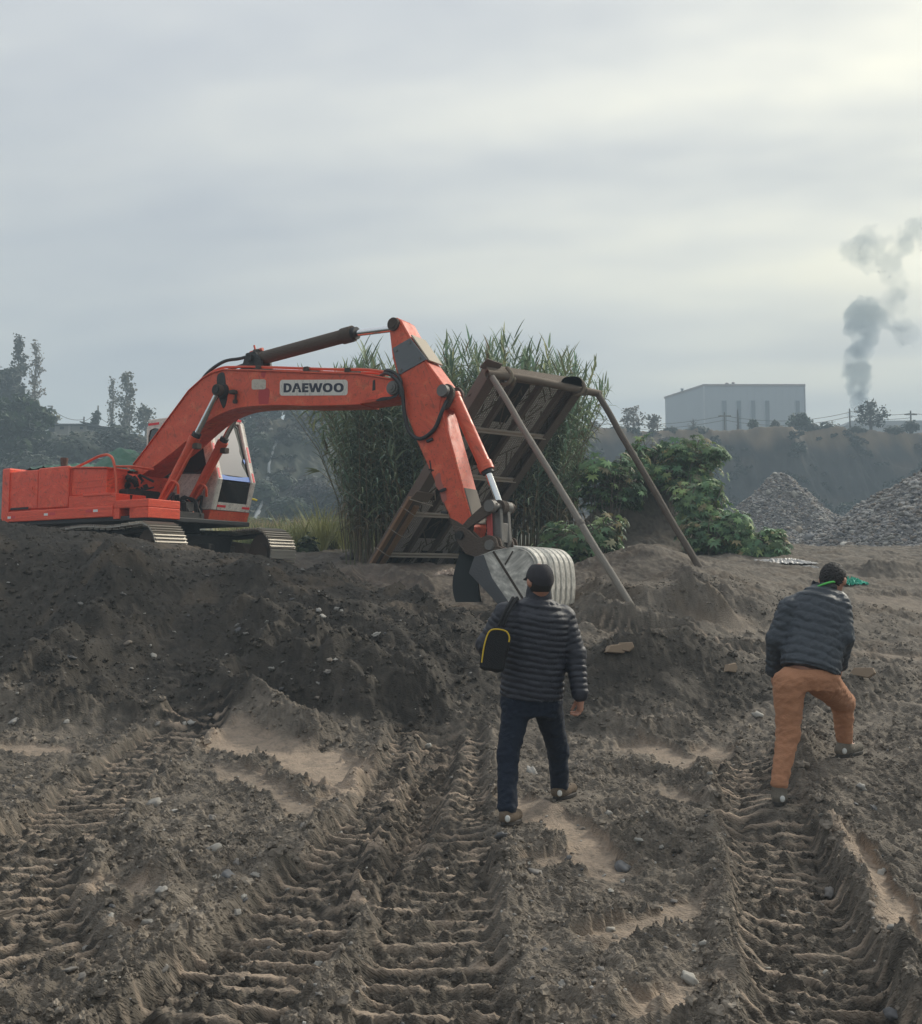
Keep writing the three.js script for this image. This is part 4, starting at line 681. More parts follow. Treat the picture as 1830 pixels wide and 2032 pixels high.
{ // man in the navy jacket
  const foot = ground0(q1(1007, 1640, 6.02).x, -6.02);
  const o = thing('person', 'person in navy quilted jacket, dark jeans and cap walking toward the bucket', 'person', [0, 0, 0]);
  const head = q1(1071, 1152, 6.13), neck = q1(1069, 1186, 6.17), pel = q1(1054, 1388, 6.22), shL = q1(1004, 1219, 6.2), shR = q1(1117, 1225, 6.2), elL = q1(968, 1280, 6.24), wrL = q1(986, 1318, 6.5), elR = q1(1141, 1296, 6.2), wrR = q1(1151, 1377, 6.14);
  const hipL = q1(1027, 1396, 6.2), hipR = q1(1086, 1398, 6.23), knL = q1(1008, 1498, 6.14), anL = q1(1007, 1606, 6.03), knR = q1(1108, 1490, 6.42), anR = q1(1110, 1563, 6.5);
  const heelL = q1(1003, 1622, 5.99), toeL = q1(1026, 1616, 6.19), heelR = q1(1106, 1572, 6.47), toeR = q1(1135, 1564, 6.62);
  const across = shR.clone().sub(shL);
  // body under the clothes, head, neck
  const face = V(-.42, -.08, -1).normalize(), fr = V(face.z, 0, -face.x).normalize().negate();
  const tr = trunk(pel, neck, across, [[-.06, .14, .10], [.25, .145, .10], [.7, .17, .105], [.9, .13, .085], [1, .06, .06]]);
  const bones = [[shL, elL, .05, .04], [elL, wrL, .042, .03], [shR, elR, .05, .04], [elR, wrR, .042, .03], [hipL, knL, .075, .05], [knL, anL, .05, .036], [hipR, knR, .075, .05], [knR, anR, .05, .036], [anL, toeL, .032, .025], [anR, toeR, .032, .025], [neck.clone().add(V(0, -.05, 0)), head, .056, .056], [wrL, wrL.clone().add(V(.03, .0, -.09)), .032, .028]], noseA = head.clone().addScaledVector(face, .088).add(V(0, .01, 0)), noseB = head.clone().addScaledVector(face, .108).add(V(0, -.03, 0));
  const bodyF = (x, y, z) => {
    let m = tr(x, y, z);
    for (const q of bones) m = smin(m, cap(x, y, z, q[0], q[1], q[2], q[3]), .03);
    const dx = x - head.x, dy = y - head.y, dz = z - head.z, f = dx * face.x + dy * face.y + dz * face.z, s = dx * fr.x + dy * fr.y + dz * fr.z;
    m = smin(m, (hyp(s / .076, dy / .112, f / .093) - 1) * .076, .02);
    m = smin(m, hyp(s, dy + .065, f - .06) - .042, .03);                                          // jaw
    m = smin(m, cap(x, y, z, noseA, noseB, .010, .016), .012);   // nose
    for (const e of [-1, 1]) { m = smin(m, hyp((s - e * .08) / .6, (dy + .012) * .8, f + .005) - .026, .01); m = Math.max(m, .014 - hyp(s - e * .032, dy - .008, f - .092)); }
    return m;
  };
  const bodyG = merge([nets(bodyF, ...bounds([head, wrL, elL, wrR, elR, anL, anR, toeR, toeL, heelL], .16), .011), hand(wrR.clone().add(V(0, -.01, 0)), V(.02, -1, -.12), V(-.15, .05, -1), .8, true)]);
  mesh('body', bodyG, skin, o);
  // jacket
  const JP = [[.035, .200, .148], [.12, .202, .148], [.35, .202, .146], [.62, .214, .148], [.80, .214, .142], [.92, .158, .11], [1.0, .088, .085], [1.16, .074, .077]];
  const jt = trunk(pel, neck, across, JP), slL = [[shL, elL, .078, .068], [elL, wrL, .068, .050]], slR = [[shR, elR, .078, .064], [elR, wrR, .064, .048]];
  const sleeve = (x, y, z, chain) => { let m = 1, s = 0; for (const [a, b, r0, r1] of chain) { const q = cap(x, y, z, a, b, r0, r1) - quilt(s + cap.t * cap.L + .01 + .004 * n3(x * 6, y * 6, z * 6), .0385, .009 * (1 + .3 * n3(x * 7, y * 20, z * 7))); m = smin(m, q, .025); s += cap.L; } return m; };
  const jF = (x, y, z) => {
    let m = jt(x, y, z); m -= jt.v < jt.L * .99 ? quilt(jt.v + .012 * Math.sin(jt.p * 9) + .004 * n3(x * 5, y * 5, z * 5), .0385, .0095 * (1 + .3 * n3(x * 5, y * 25, z * 5))) : 0;
    const sl = smin(sleeve(x, y, z, slL), sleeve(x, y, z, slR), .01);
    m = smin(m, sl, .022) + .003 * n3(x * 11, y * 14, z * 11) + .0012 * n3(x * 38, y * 30, z * 38);
    return Math.max(m, .066 - hyp(x - neck.x, z - neck.z) - (y < neck.y + .012 ? 9 : 0));
  };
  mesh('jacket', nets(jF, ...bounds([neck.clone().add(V(0, .1, 0)), elL, wrL, wrR, elR, pel.clone().add(V(-.2, -.12, .1)), pel.clone().add(V(.2, -.1, -.1))], .11), .0072), cloth([.021, .023, .034], .52, .0015, { sheen: .12 }), o);
  // jeans
  const pt = trunk(pel.clone().add(V(0, -.09, 0)), pel.clone().add(V(0, .16, 0)), across, [[-.05, .165, .125], [.4, .192, .14], [1, .175, .13]]);
  const legs = [[hipL, knL, anL.clone().add(V(0, .02, 0))], [hipR, knR, anR.clone().add(V(0, .02, 0))]], pF = (x, y, z) => {
    let m = pt(x, y, z), s;
    for (const [h, k, a] of legs) { s = smin(cap(x, y, z, h, k, .100, .070), cap(x, y, z, k, a, .070, .064), .03); m = smin(m, s, .045); }
    const fold = sst(.22, .05, Math.abs(y - knL.y)) + sst(.3, .1, y - anL.y) + sst(.16, .04, Math.abs(y - hipL.y + .05)); return m + .004 * n3(x * 9, y * 13, z * 9) + (.0012 + .0028 * fold) * n3(x * 16 + y * 14, y * 27 - x * 9, z * 16);
  };
  mesh('jeans', nets(pF, ...bounds([pel.clone().add(V(0, .18, 0)), hipL, hipR, knL, knR, anL, anR], .12), .0085), cloth([.0085, .0145, .030], .9, .003), o);
  // cap with a short brim toward the left
  const cF = (x, y, z) => { const dx = x - head.x, dy = y - head.y, dz = z - head.z, f = dx * face.x + dz * face.z, s = dx * fr.x + dz * fr.z; let m = (hyp(s / .090, (dy - .012) / .112, (f + .004) / .106) - 1) * .09; m = Math.max(m, .0 - dy + (f > 0 ? .018 : -.038 * sst(0, -.1, f))); m = Math.max(m, dy - .108); const br = Math.max(hyp(s / .078, (f - .065) / .085) - 1, -1) * .07; m = smin(m, Math.max(br, Math.abs(dy - .020 + f * .12) - .005), .008); return m; };
  mesh('cap', nets(cF, ...bounds([head], .19), .0055), cloth([.040, .038, .045], .9, .004), o);
  mesh('hair', nets((x, y, z) => { const dx = x - head.x, dy = y - head.y, dz = z - head.z, f = dx * face.x + dz * face.z, s = dx * fr.x + dz * fr.z; return Math.max((hyp(s / .081, dy / .112, (f + .004) / .098) - 1) * .08, dy + .015, -.075 - dy, f - .01) + .002 * n3(x * 90, y * 90, z * 90); }, ...bounds([head], .14), .0055), std([.022, .019, .018], .8), o);
  const sm = cloth([.17, .125, .085], .85, .006), so = std([.035, .03, .027], .8);
  shoe(o, heelL, toeL, anL, sm, so); shoe(o, heelR, toeR, anR, sm, so);
  // bag on its strap
  const b = thing('shoulder_bag', 'black shoulder bag with yellow piping on the back of the person in navy', 'bag');
  const c0 = q1(984, 1288, 5.99), bx = V(.97, -.18, .1).normalize(), by = V(.16, 1, -.05), by2 = by.addScaledVector(bx, -by.dot(bx)).normalize(), bz = bx.clone().cross(by2);
  const place = (g) => g.applyMatrix4(new THREE.Matrix4().makeBasis(bx, by2, bz).setPosition(c0));
  mesh('bag_body', place(plate(smooth([[-.075, -.135], [-.078, .03], [-.06, .115], [-.02, .135], [.055, .13], [.08, .1], [.078, -.05], [.07, -.13], [0, -.142]], 40, true), -.035, .035, .018)), cloth([.012, .012, .014], .75, .006), b);
  mesh('piping', place(tube([[-.072, -.10], [-.074, .03], [-.056, .108], [-.015, .126], [.05, .122], [.074, .09], [.076, .06]].map(([x, y]) => V(x, y, .032)), .0055, 40, 6)), std([.62, .42, .03], .6), b);
  mesh('strap', [...[.0, .026].map((dz) => tube([q1(990, 1246, 6.0), q1(1000, 1222, 6.02), q1(1012, 1200, 6.1), q1(1018, 1190, 6.2), q1(1018, 1200, 6.33), q1(1005, 1250, 6.42)].map((p) => p.add(V(dz, .012, .012))), .012, 26, 6))], cloth([.014, .014, .016], .8), b);
}
{ // man in the grey-blue jacket stepping up
  const o = thing('person', 'person in grey-blue padded jacket and orange-brown trousers stepping up a soil ridge, head bowed', 'person', [0, 0, 0]);
  const head = q1(1653, 1151, 6.62), neck = q1(1632, 1172, 6.56), pel = q1(1606, 1335, 6.4), shL = q1(1568, 1205, 6.52), shR = q1(1662, 1196, 6.5), elL = q1(1543, 1268, 6.54), wrL = q1(1538, 1328, 6.64), elR = q1(1671, 1262, 6.44), wrR = q1(1664, 1318, 6.6);
  const hipL = q1(1566, 1358, 6.38), hipR = q1(1634, 1354, 6.42), knL = q1(1564, 1455, 6.38), anL = q1(1547, 1563, 6.29), knR = q1(1672, 1392, 6.78), anR = q1(1676, 1478, 6.86);
  const heelL = q1(1545, 1583, 6.27), toeL = q1(1551, 1570, 6.46), heelR = q1(1668, 1489, 6.84), toeR = q1(1703, 1482, 6.97);
  const across = V(1, .03, 0), face = V(.55, -.62, -.72).normalize(), fr = V(-face.z, 0, face.x).normalize(), fu = fr.clone().cross(face).normalize(); if (fu.y < 0) fu.negate();
  const tr = trunk(pel, neck, across, [[-.06, .13, .10], [.25, .14, .10], [.7, .165, .105], [.9, .12, .085], [1, .06, .06]]);
  const bones = [[shL, elL, .05, .04], [elL, wrL, .042, .03], [shR, elR, .05, .04], [elR, wrR, .042, .03], [hipL, knL, .075, .05], [knL, anL, .05, .036], [hipR, knR, .075, .05], [knR, anR, .05, .036], [anL, toeL, .032, .025], [anR, toeR, .032, .025], [neck.clone().add(V(0, -.04, 0)), head, .056, .056]], noseA = head.clone().addScaledVector(face, .088), noseB = head.clone().addScaledVector(face, .108).addScaledVector(fu, -.03);
  const bodyF = (x, y, z) => {
    let m = tr(x, y, z);
    for (const q of bones) m = smin(m, cap(x, y, z, q[0], q[1], q[2], q[3]), .03);
    const dx = x - head.x, dy = y - head.y, dz = z - head.z, f = dx * face.x + dy * face.y + dz * face.z, s = dx * fr.x + dz * fr.z, u = dx * fu.x + dy * fu.y + dz * fu.z;
    m = smin(m, (hyp(s / .076, u / .112, f / .093) - 1) * .076, .02); m = smin(m, hyp(s, u + .065, f - .06) - .042, .03);
    m = smin(m, cap(x, y, z, noseA, noseB, .010, .016), .012);
    for (const e of [-1, 1]) { m = smin(m, hyp((s - e * .08) / .6, (u + .012) * .8, f + .005) - .027, .01); m = Math.max(m, .014 - hyp(s - e * .032, u - .008, f - .092)); }
    return m;
  };
  mesh('body', merge([nets(bodyF, ...bounds([head, wrL, elL, wrR, elR, anL, anR, toeR, toeL, heelL], .16), .011), hand(wrL.clone(), V(.0, -1, -.25), V(.6, .0, -.8), .5), hand(wrR.clone(), V(-.15, -1, -.3), V(-.6, 0, -.8), .8, true)]), skin, o);
  const JP = [[.015, .192, .150], [.14, .196, .148], [.4, .194, .145], [.66, .2, .145], [.84, .192, .138], [.95, .125, .105], [1.03, .08, .08], [1.12, .072, .074]], jt = trunk(pel, neck, across, JP), slL = [[shL, elL, .074, .070], [elL, wrL, .070, .058]], slR = [[shR, elR, .080, .074], [elR, wrR, .074, .055]];
  const sleeve = (x, y, z, chain) => { let m = 1, s = 0; for (const [a, b, r0, r1] of chain) { const q = cap(x, y, z, a, b, r0, r1) - quilt(s + cap.t * cap.L + .02 * n3(x * 8, y * 8, z * 8), .055, .008); m = smin(m, q, .025); s += cap.L; } return m; };
  const jF = (x, y, z) => {
    let m = jt(x, y, z); m -= jt.v < jt.L * .97 && jt.v > .03 ? quilt(jt.v + .012 * n3(x * 7, y * 7, z * 7) + .015 * Math.sin(jt.p * 7), .062, .0085) : 0;
    m = smin(m, smin(sleeve(x, y, z, slL), sleeve(x, y, z, slR), .01), .03) + .004 * n3(x * 13, y * 18, z * 13) + .002 * n3(x * 34, y * 40, z * 34);
    return Math.max(m, .064 - hyp(x - neck.x, z - neck.z) - (y < neck.y + .015 ? 9 : 0));
  };
  mesh('jacket', nets(jF, ...bounds([neck.clone().add(V(0, .1, 0)), elL, wrL, wrR, elR, pel.clone().add(V(-.2, -.05, .1)), pel.clone().add(V(.2, -.05, -.1))], .11), .0075), cloth([.040, .050, .064], .52, .0015, { sheen: .15 }), o);
  mesh('collar', new THREE.TorusGeometry(.068, .026, 10, 28).rotateX(Math.PI / 2 - .35).translate(neck.x + .012, neck.y + .012, neck.z - .01), cloth([.10, .11, .115], .95, .02), o);
  mesh('lanyard', new THREE.TorusGeometry(.083, .008, 6, 30).rotateX(Math.PI / 2 - .3).rotateZ(.3).translate(neck.x + .005, neck.y + .028, neck.z), std([.10, .52, .10], .6), o);
  const pt = trunk(pel.clone().add(V(0, -.10, 0)), pel.clone().add(V(0, .12, 0)), across, [[-.05, .16, .125], [.35, .190, .145], [.6, .165, .125]]);
  const cuL = anL.clone().add(V(0, .03, 0)), cuR = anR.clone().add(V(0, .04, 0)), pF = (x, y, z) => {
    let m = pt(x, y, z);
    m = smin(m, smin(cap(x, y, z, hipL, knL, .108, .075), cap(x, y, z, knL, cuL, .075, .055), .03), .05);
    m = smin(m, smin(cap(x, y, z, hipR, knR, .112, .082), cap(x, y, z, knR, cuR, .080, .056), .03), .05);
    const fold = sst(.2, .05, Math.abs(y - knL.y)) + sst(.3, .1, y - anL.y) + sst(.18, .04, Math.abs(y - hipL.y + .03)); return m + .0045 * n3(x * 9, y * 12, z * 9) + (.0014 + .003 * fold) * n3(x * 17 + y * 15, y * 26 - x * 10, z * 17);
  };
  mesh('trousers', nets(pF, ...bounds([pel.clone().add(V(0, .14, 0)), hipL, hipR, knL, knR, anL, anR], .13), .0085), cloth([.45, .215, .118], .9, .004), o);
  mesh('hair', nets((x, y, z) => { const dx = x - head.x, dy = y - head.y, dz = z - head.z, f = dx * face.x + dy * face.y + dz * face.z, s = dx * fr.x + dz * fr.z, u = dx * fu.x + dy * fu.y + dz * fu.z; let m = (hyp(s / .090, (u - .012) / .118, (f + .006) / .106) - 1) * .088; m = Math.max(m, f - .045 - .5 * Math.max(0, u - .02), -.07 - u, (Math.abs(s) > .06 && u < .01 ? .03 + f : -1)); return m + .004 * n3(x * 60, y * 60, z * 60) + .002 * n3(x * 140, y * 140, z * 140); }, ...bounds([head], .16), .005), std([.018, .016, .016], .75), o);
  mesh('wristwatch', new THREE.TorusGeometry(.036, .008, 6, 20).rotateX(Math.PI / 2).translate(wrR.x, wrR.y + .005, wrR.z), std([.55, .55, .55], .3, { metalness: .8 }), o);
  const sm = cloth([.20, .175, .14], .85, .006), so = std([.05, .045, .04], .8);
  shoe(o, heelL, toeL, anL, sm, so); shoe(o, heelR, toeR, anR, sm, so);
}
// ---------- the sieve propped up on poles ----------
{
  const A = V(.40, 5.06, -15.0), Bc = V(2.10, 5.06, -16.14), D = V(-1.96, 1.72, -18.55);
  const e1 = Bc.clone().sub(A), W = e1.length(); e1.normalize(); const e2 = D.clone().sub(A), Ls = e2.length(); e2.normalize(); const n = e1.clone().cross(e2).normalize(); if (n.z < 0) n.negate();   // n: toward the camera, the underside
  const o = thing('gravel_sieve', 'large rusty screening frame with wire mesh leaning on two long poles behind the bucket', 'sieve', [A.x, A.y, A.z]);
  const P = (a, s, h = 0) => V(0, 0, 0).addScaledVector(e1, a).addScaledVector(e2, s).addScaledVector(n, h);
  const rust = std([.15, .122, .10], .85, { bumpMap: metalGrain, bumpScale: .006 }), rust2 = std([.19, .15, .115], .85, { bumpMap: metalGrain, bumpScale: .006 }), pale = std([.36, .31, .25], .8), wood = std([.32, .20, .115], .85, { bumpMap: metalGrain, bumpScale: .008 }), wire = std([.27, .245, .215], .7);
  for (const [a, w] of [[.0, .2], [W, .17]]) {   // channel rails: web and two flanges
    const r = mesh('side_rail', bar(P(a, 0, .06), P(a, Ls, .06), .03, .24, e1), rust, o);
    for (const h of [-.06, .17]) mesh('flange', bar(P(a ? a - w / 2 : a + w / 2, 0, h), P(a ? a - w / 2 : a + w / 2, Ls, h), w, .02, e1), rust, r);
  }
  for (const a of [.25, .53]) mesh('stringer', bar(P(a * W + .12, .1, .05), P(a * W + .12, Ls, .05), .075, .12, e1), rust, o);
  mesh('stringer', bar(P(.84 * W, .1, .05), P(.84 * W, Ls, .05), .09, .1, e1), rust, o);
  for (const s of [1.18, 2.34, 3.42, 4.62]) { const c = mesh('cross_bar', bar(P(.1, s, .14), P(W - .1, s, .14), .05, .05, e2), pale, o); mesh('lip', bar(P(.1, s + .03, .17), P(W - .1, s + .03, .17), .012, .06, e2, .003), pale, c); }
  mesh('end_bar', bar(P(-.02, 0, .04), P(W + .02, 0, .04), .14, .2, e2), rust2, o);
  const wires = []; for (let a = .03; a < W; a += .042) wires.push(bar(P(a, 0, -.03), P(a, Ls, -.03), .017, .012, e1, 0)); for (let s = .03; s < Ls; s += .042) wires.push(bar(P(0, s, -.042), P(W, s, -.042), .017, .012, e2, 0));
  mesh('wire_mesh', wires, wire, o).userData.kind = 'stuff';
  // matted dirt and dead plants lodged in the mesh
  const rd = rng(77), mat = []; for (let k = 0; k < 260; k++) { const a = .2 + rd() * (W - .4), s = rd() * Ls, L = .1 + rd() * .4, an = (rd() - .5) * 1.6 + 1.57; mat.push(bar(P(a, s, .0 + rd() * .05), P(a + Math.cos(an) * L, s + Math.sin(an) * L, rd() * .05), .008 + rd() * .02, .006, e1, 0)); }
  mesh('lodged_twigs', mat, std([.11, .09, .062], .95), o).userData.kind = 'stuff';
  for (const [a0, s0, w, l] of [[.65, .15, .42, .95], [.75, 1.3, .5, .9], [.5, 2.5, .4, .7], [1.1, 2.6, .35, .6], [.4, 4.75, .5, .6], [1.05, 4.7, .5, .6], [.75, 3.6, .45, .7]]) mesh('packed_soil', tf(bar(P(a0, s0 + l / 2, -.025), P(a0 + w, s0 + l / 2, -.02), l, .02, e2, .006)), std([.045, .039, .034], .95), o);
  for (const [a, h, w] of [[-.05, .14, .13], [.10, .2, .1]]) mesh('timber', bar(P(a, 3.05 + a, h), P(a + .02, Ls + .1, h), w, .07, e1), wood, o);
  mesh('splice_plate', bar(P(-.1, 2.86, .2), P(.3, 2.92, .2), .22, .03, e2), rust2, o); mesh('splice_rod', bar(P(-.16, 2.95, .23), P(.42, 3.1, .23), .02, .02, e2), pale, o); mesh('splice_rod', bar(P(.26, 2.7, .23), P(.4, 2.95, .23), .02, .02, e2), pale, o);
  mesh('corner_plate', bar(P(-.1, -.12, .0), P(.25, -.06, .0), .2, .03, e2), rust, o);
  for (const s of [3.3, 3.9, 4.5]) mesh('wire_tie', tube([P(-.12, s, .1), P(-.05, s - .05, .26), P(.12, s + .04, .27), P(.3, s + .1, .22), P(.36, s + .02, .2)], .008, 20, 5), pale, o);
  // poles, tied with cloth at the top bar
  const loc = (p) => p.sub(A), g1 = V(2.29, H(2.29, 12.1, false) - .1, -12.1), g2 = V(3.74, H(3.74, 14.3, false) - .1, -14.3);
  const t1 = P(.02, -.03, .2), t2 = P(W + .34, .02, .16);
  const pole = (a, b, r, m) => { const pts = []; for (let k = 0; k <= 8; k++) pts.push(a.clone().lerp(b, k / 8).add(V(.006 * Math.sin(k * 1.9), .005 * Math.sin(k * 2.7), 0))); return mesh('support_pole', tube(pts, r, 40, 12), m, o); };
  const pm = std([.21, .19, .165], .8, { bumpMap: metalGrain, bumpScale: .01 });
  const p1 = pole(t1, loc(g1.clone()), .05, pm); mesh('node_ring', cyl(t1.clone().lerp(loc(g1.clone()), .66), t1.clone().lerp(loc(g1.clone()), .675), .06, .06, 12), pm, p1);
  pole(t2, loc(g2.clone()), .054, std([.105, .085, .068], .85, { bumpMap: metalGrain, bumpScale: .012 }));
  mesh('top_pole', tube([P(-.06, -.04, .17), P(W * .4, -.07, .19), P(W * .8, -.02, .18), P(W + .4, .03, .16)], .066, 30, 12), std([.15, .115, .085], .8), o);
  const tie = std([.20, .17, .125], .95);
  for (const a of [.34, W - .12]) mesh('cloth_tie', tube([P(a, -.14, .05), P(a + .04, -.12, .2), P(a + .02, .0, .27), P(a - .03, .09, .2), P(a + .05, .05, .05), P(a + .1, -.08, .24), P(a + .12, .04, .26)], .034, 40, 8), tie, o);
  mesh('cloth_scrap', plate(smooth([[-.2, -.1], [.12, -.16], [.28, .02], [.1, .08], [-.14, .12]], 24, true), -.02, .03, .01).applyMatrix4(new THREE.Matrix4().makeBasis(e1, e2, n)).translate(...P(W - .32, -.05, .12).toArray()), std([.035, .03, .028], .95), o);
}
// ---------- plants ----------
class Ribs { // collects blades and leaves as one geometry with vertex colours
  constructor() { this.p = []; this.c = []; this.i = []; this.u = []; }
  blade(base, dir, side, L, w, droop, col, seg = 4, tipUp = 0) {
    const d = dir.clone(), p = base.clone(), s0 = this.p.length / 3;
    for (let k = 0; k <= seg; k++) {
      const t = k / seg, ww = w * (k === 0 ? .5 : Math.pow(1 - t, .7)) * .5 + (k === seg ? 0 : .002);
      this.p.push(p.x - side.x * ww, p.y - side.y * ww, p.z - side.z * ww, p.x + side.x * ww, p.y + side.y * ww, p.z + side.z * ww); this.c.push(...col, ...col); this.u.push(0, t, 1, t);
      d.y -= droop * (k + 1) / seg; d.normalize(); p.addScaledVector(d, L / seg);
    }
    for (let k = 0; k < seg; k++) { const a = s0 + k * 2; this.i.push(a, a + 1, a + 2, a + 1, a + 3, a + 2); }
  }
  fan(c, nrm, up, r, col, lobes = 7) { // palmate leaf: lobed disc with a drooping rim
    const n = nrm.clone().normalize(), u = up.clone().addScaledVector(n, -up.dot(n)).normalize(), v = n.clone().cross(u), s0 = this.p.length / 3, m = lobes * 2;
    this.p.push(c.x, c.y, c.z); this.c.push(...col); this.u.push(.5, .5);
    for (let k = 0; k < m; k++) { const a = (k / m) * 5.6 + .34, rr = r * (k % 2 ? .48 : 1) * (1 - .25 * Math.abs(k / m - .5)), h = -rr * rr / r * .35, cu = -Math.cos(a), sv = Math.sin(a); this.p.push(c.x + u.x * cu * rr + v.x * sv * rr + n.x * h, c.y + u.y * cu * rr + v.y * sv * rr + n.y * h, c.z + u.z * cu * rr + v.z * sv * rr + n.z * h); this.c.push(...col); this.u.push(.5 + .5 * cu, .5 + .5 * sv); if (k) this.i.push(s0, s0 + k, s0 + k + 1); }
  }
  card(c, n, r, col, rd) { // small leaf cluster face, three-sided or kinked quad
    const t = V(rd() - .5, rd() - .5, rd() - .5).cross(n).normalize(), b = n.clone().cross(t), s0 = this.p.length / 3;
    for (const [x, y] of [[-.5, -.35], [.45, -.5], [.6, .3], [-.2, .6]]) { this.p.push(c.x + (t.x * x + b.x * y) * r + n.x * r * .15 * (x * y > 0 ? 1 : -1), c.y + (t.y * x + b.y * y) * r + n.y * r * .15 * (x * y > 0 ? 1 : -1), c.z + (t.z * x + b.z * y) * r); this.c.push(...col); this.u.push(x + .5, y + .5); }
    this.i.push(s0, s0 + 1, s0 + 2, s0, s0 + 2, s0 + 3);
  }
  geo() { const g = new THREE.BufferGeometry(); g.setAttribute('position', new THREE.Float32BufferAttribute(this.p, 3)); g.setAttribute('color', new THREE.Float32BufferAttribute(this.c, 3)); g.setAttribute('uv', new THREE.Float32BufferAttribute(this.u, 2)); g.setIndex(this.i); g.computeVertexNormals(); return g; }
}
const leafMat = phys([1, 1, 1], .6, { vertexColors: true, side: THREE.DoubleSide, transmission: .42, thickness: 0, specularIntensity: .5 });
leafMat.roughness = .8;
const stemMat = std([1, 1, 1], .85, { vertexColors: true });
const barkMat = std([.075, .062, .05], .9), barkPale = std([.16, .14, .115], .9);
const jit = (c, rd, a = .25) => { const k = 1 + (rd() - .5) * 2 * a, w = (rd() - .5) * a * .5; return [c[0] * k * (1 + w), c[1] * k, c[2] * k * (1 - w)]; };
{ // giant reeds behind the sieve
  const rd = rng(41), leaves = new Ribs(), dry = new Ribs(), canes = [], o = thing('giant_reed_clump', 'tall dense clump of giant reeds with drooping leaves behind the sieve', 'reeds');
  const N = 470;
  for (let k = 0; k < N; k++) {
    const t = rd(), px = lerp(700, 1135, t) + (rd() - .5) * 40, d = 20.6 + rd() * 3.6, b = at(px, 1090, d); b.y = H(b.x, d, false) - .05;
    const rel = (px - 880) / 230, edge = Math.abs(rel);
    let top = lerp(3.9, 5.5, rd()) * (1 - .13 * Math.max(0, -rel - .1)) * (px > 1040 ? lerp(1, .80, (px - 1040) / 135) : 1); if (k % 9 === 0) top *= .7;
    const lean = V(rel * (rel > 0 ? .6 : 1.75) * lerp(.1, 1.05, rd()) + (rd() - .5) * .9, 0, (rd() - .35) * .9);
    const P = (s) => V(b.x + lean.x * s * s, b.y + top * s * (1 - .05 * s * (edge > .6 ? 1.6 : 1)), b.z + lean.z * s * s);
    const cc = jit([.15, .125, .075], rd, .3), g0 = rd() < .3 ? [.13, .14, .08] : cc;
    const cg = cyl(P(0), P(.33), .014, .013, 5, true), cg2 = cyl(P(.33), P(.66), .013, .010, 5, true), cg3 = cyl(P(.66), P(.97), .010, .004, 5, true); for (const g of [cg, cg2, cg3]) canes.push(paint(g, () => g0));
    const tint = rd(), turn = rd() * 6.28;
    for (let s = .10 + rd() * .1, i = 0; s < 1; s += .1 / top, i++) {
      const p = P(s), a = turn + (i % 2 ? Math.PI : 0) + (rd() - .5) * .9, out = V(Math.cos(a), 0, Math.sin(a)), low = s < .3 && rd() < .65;
      if (s < .2 && rd() < .5) continue;
      const dir = out.clone().multiplyScalar(.75).add(V(0, s > .9 ? 1.6 : .85, 0)).normalize(), side = V(-out.z, .15, out.x).normalize();
      const L = (s > .92 ? .42 : .62) * lerp(.75, 1.25, rd()), col = low || rd() < .035 ? jit([.20, .155, .085], rd, .3) : jit(tint < .25 ? [.33, .37, .22] : [.19, .26, .165], rd, .5);
      (low ? dry : leaves).blade(p, dir, side, L, .058 * lerp(.7, 1.3, rd()), low ? 1.1 : s > .9 ? .18 : lerp(.45, .95, rd()), col, 4);
    }
  }
  // one stray cane leaning out over the bush
  { const a = at(1085, 965, 19.5), b = at(1205, 830, 19.2); canes.push(paint(cyl(a, b, .016, .006, 6, true), () => [.12, .11, .07])); for (let k = 0; k < 26; k++) { const p = a.clone().lerp(b, .15 + k / 30); leaves.blade(p, V((rd() - .3) * .6, .3, (rd() - .5)).normalize(), V(.3, 0, 1).normalize(), .32, .03, .9, jit([.09, .1, .06], rd), 4); } }
  { const a = at(720, 1000, 19.9), b = at(634, 935, 19.6); canes.push(paint(cyl(a, b, .012, .006, 6, true), () => [.2, .18, .13])); for (let k = 0; k < 5; k++) leaves.blade(b, V(-.8, .35 - k * .1, (rd() - .5) * .6).normalize(), V(.2, 1, .2).normalize(), .35, .035, .2, jit([.13, .16, .07], rd), 4); }
  mesh('canes', canes, stemMat, o).userData.kind = 'stuff'; mesh('leaves', leaves.geo(), leafMat, o).userData.kind = 'stuff'; mesh('dry_leaves', dry.geo(), leafMat, o).userData.kind = 'stuff';
}
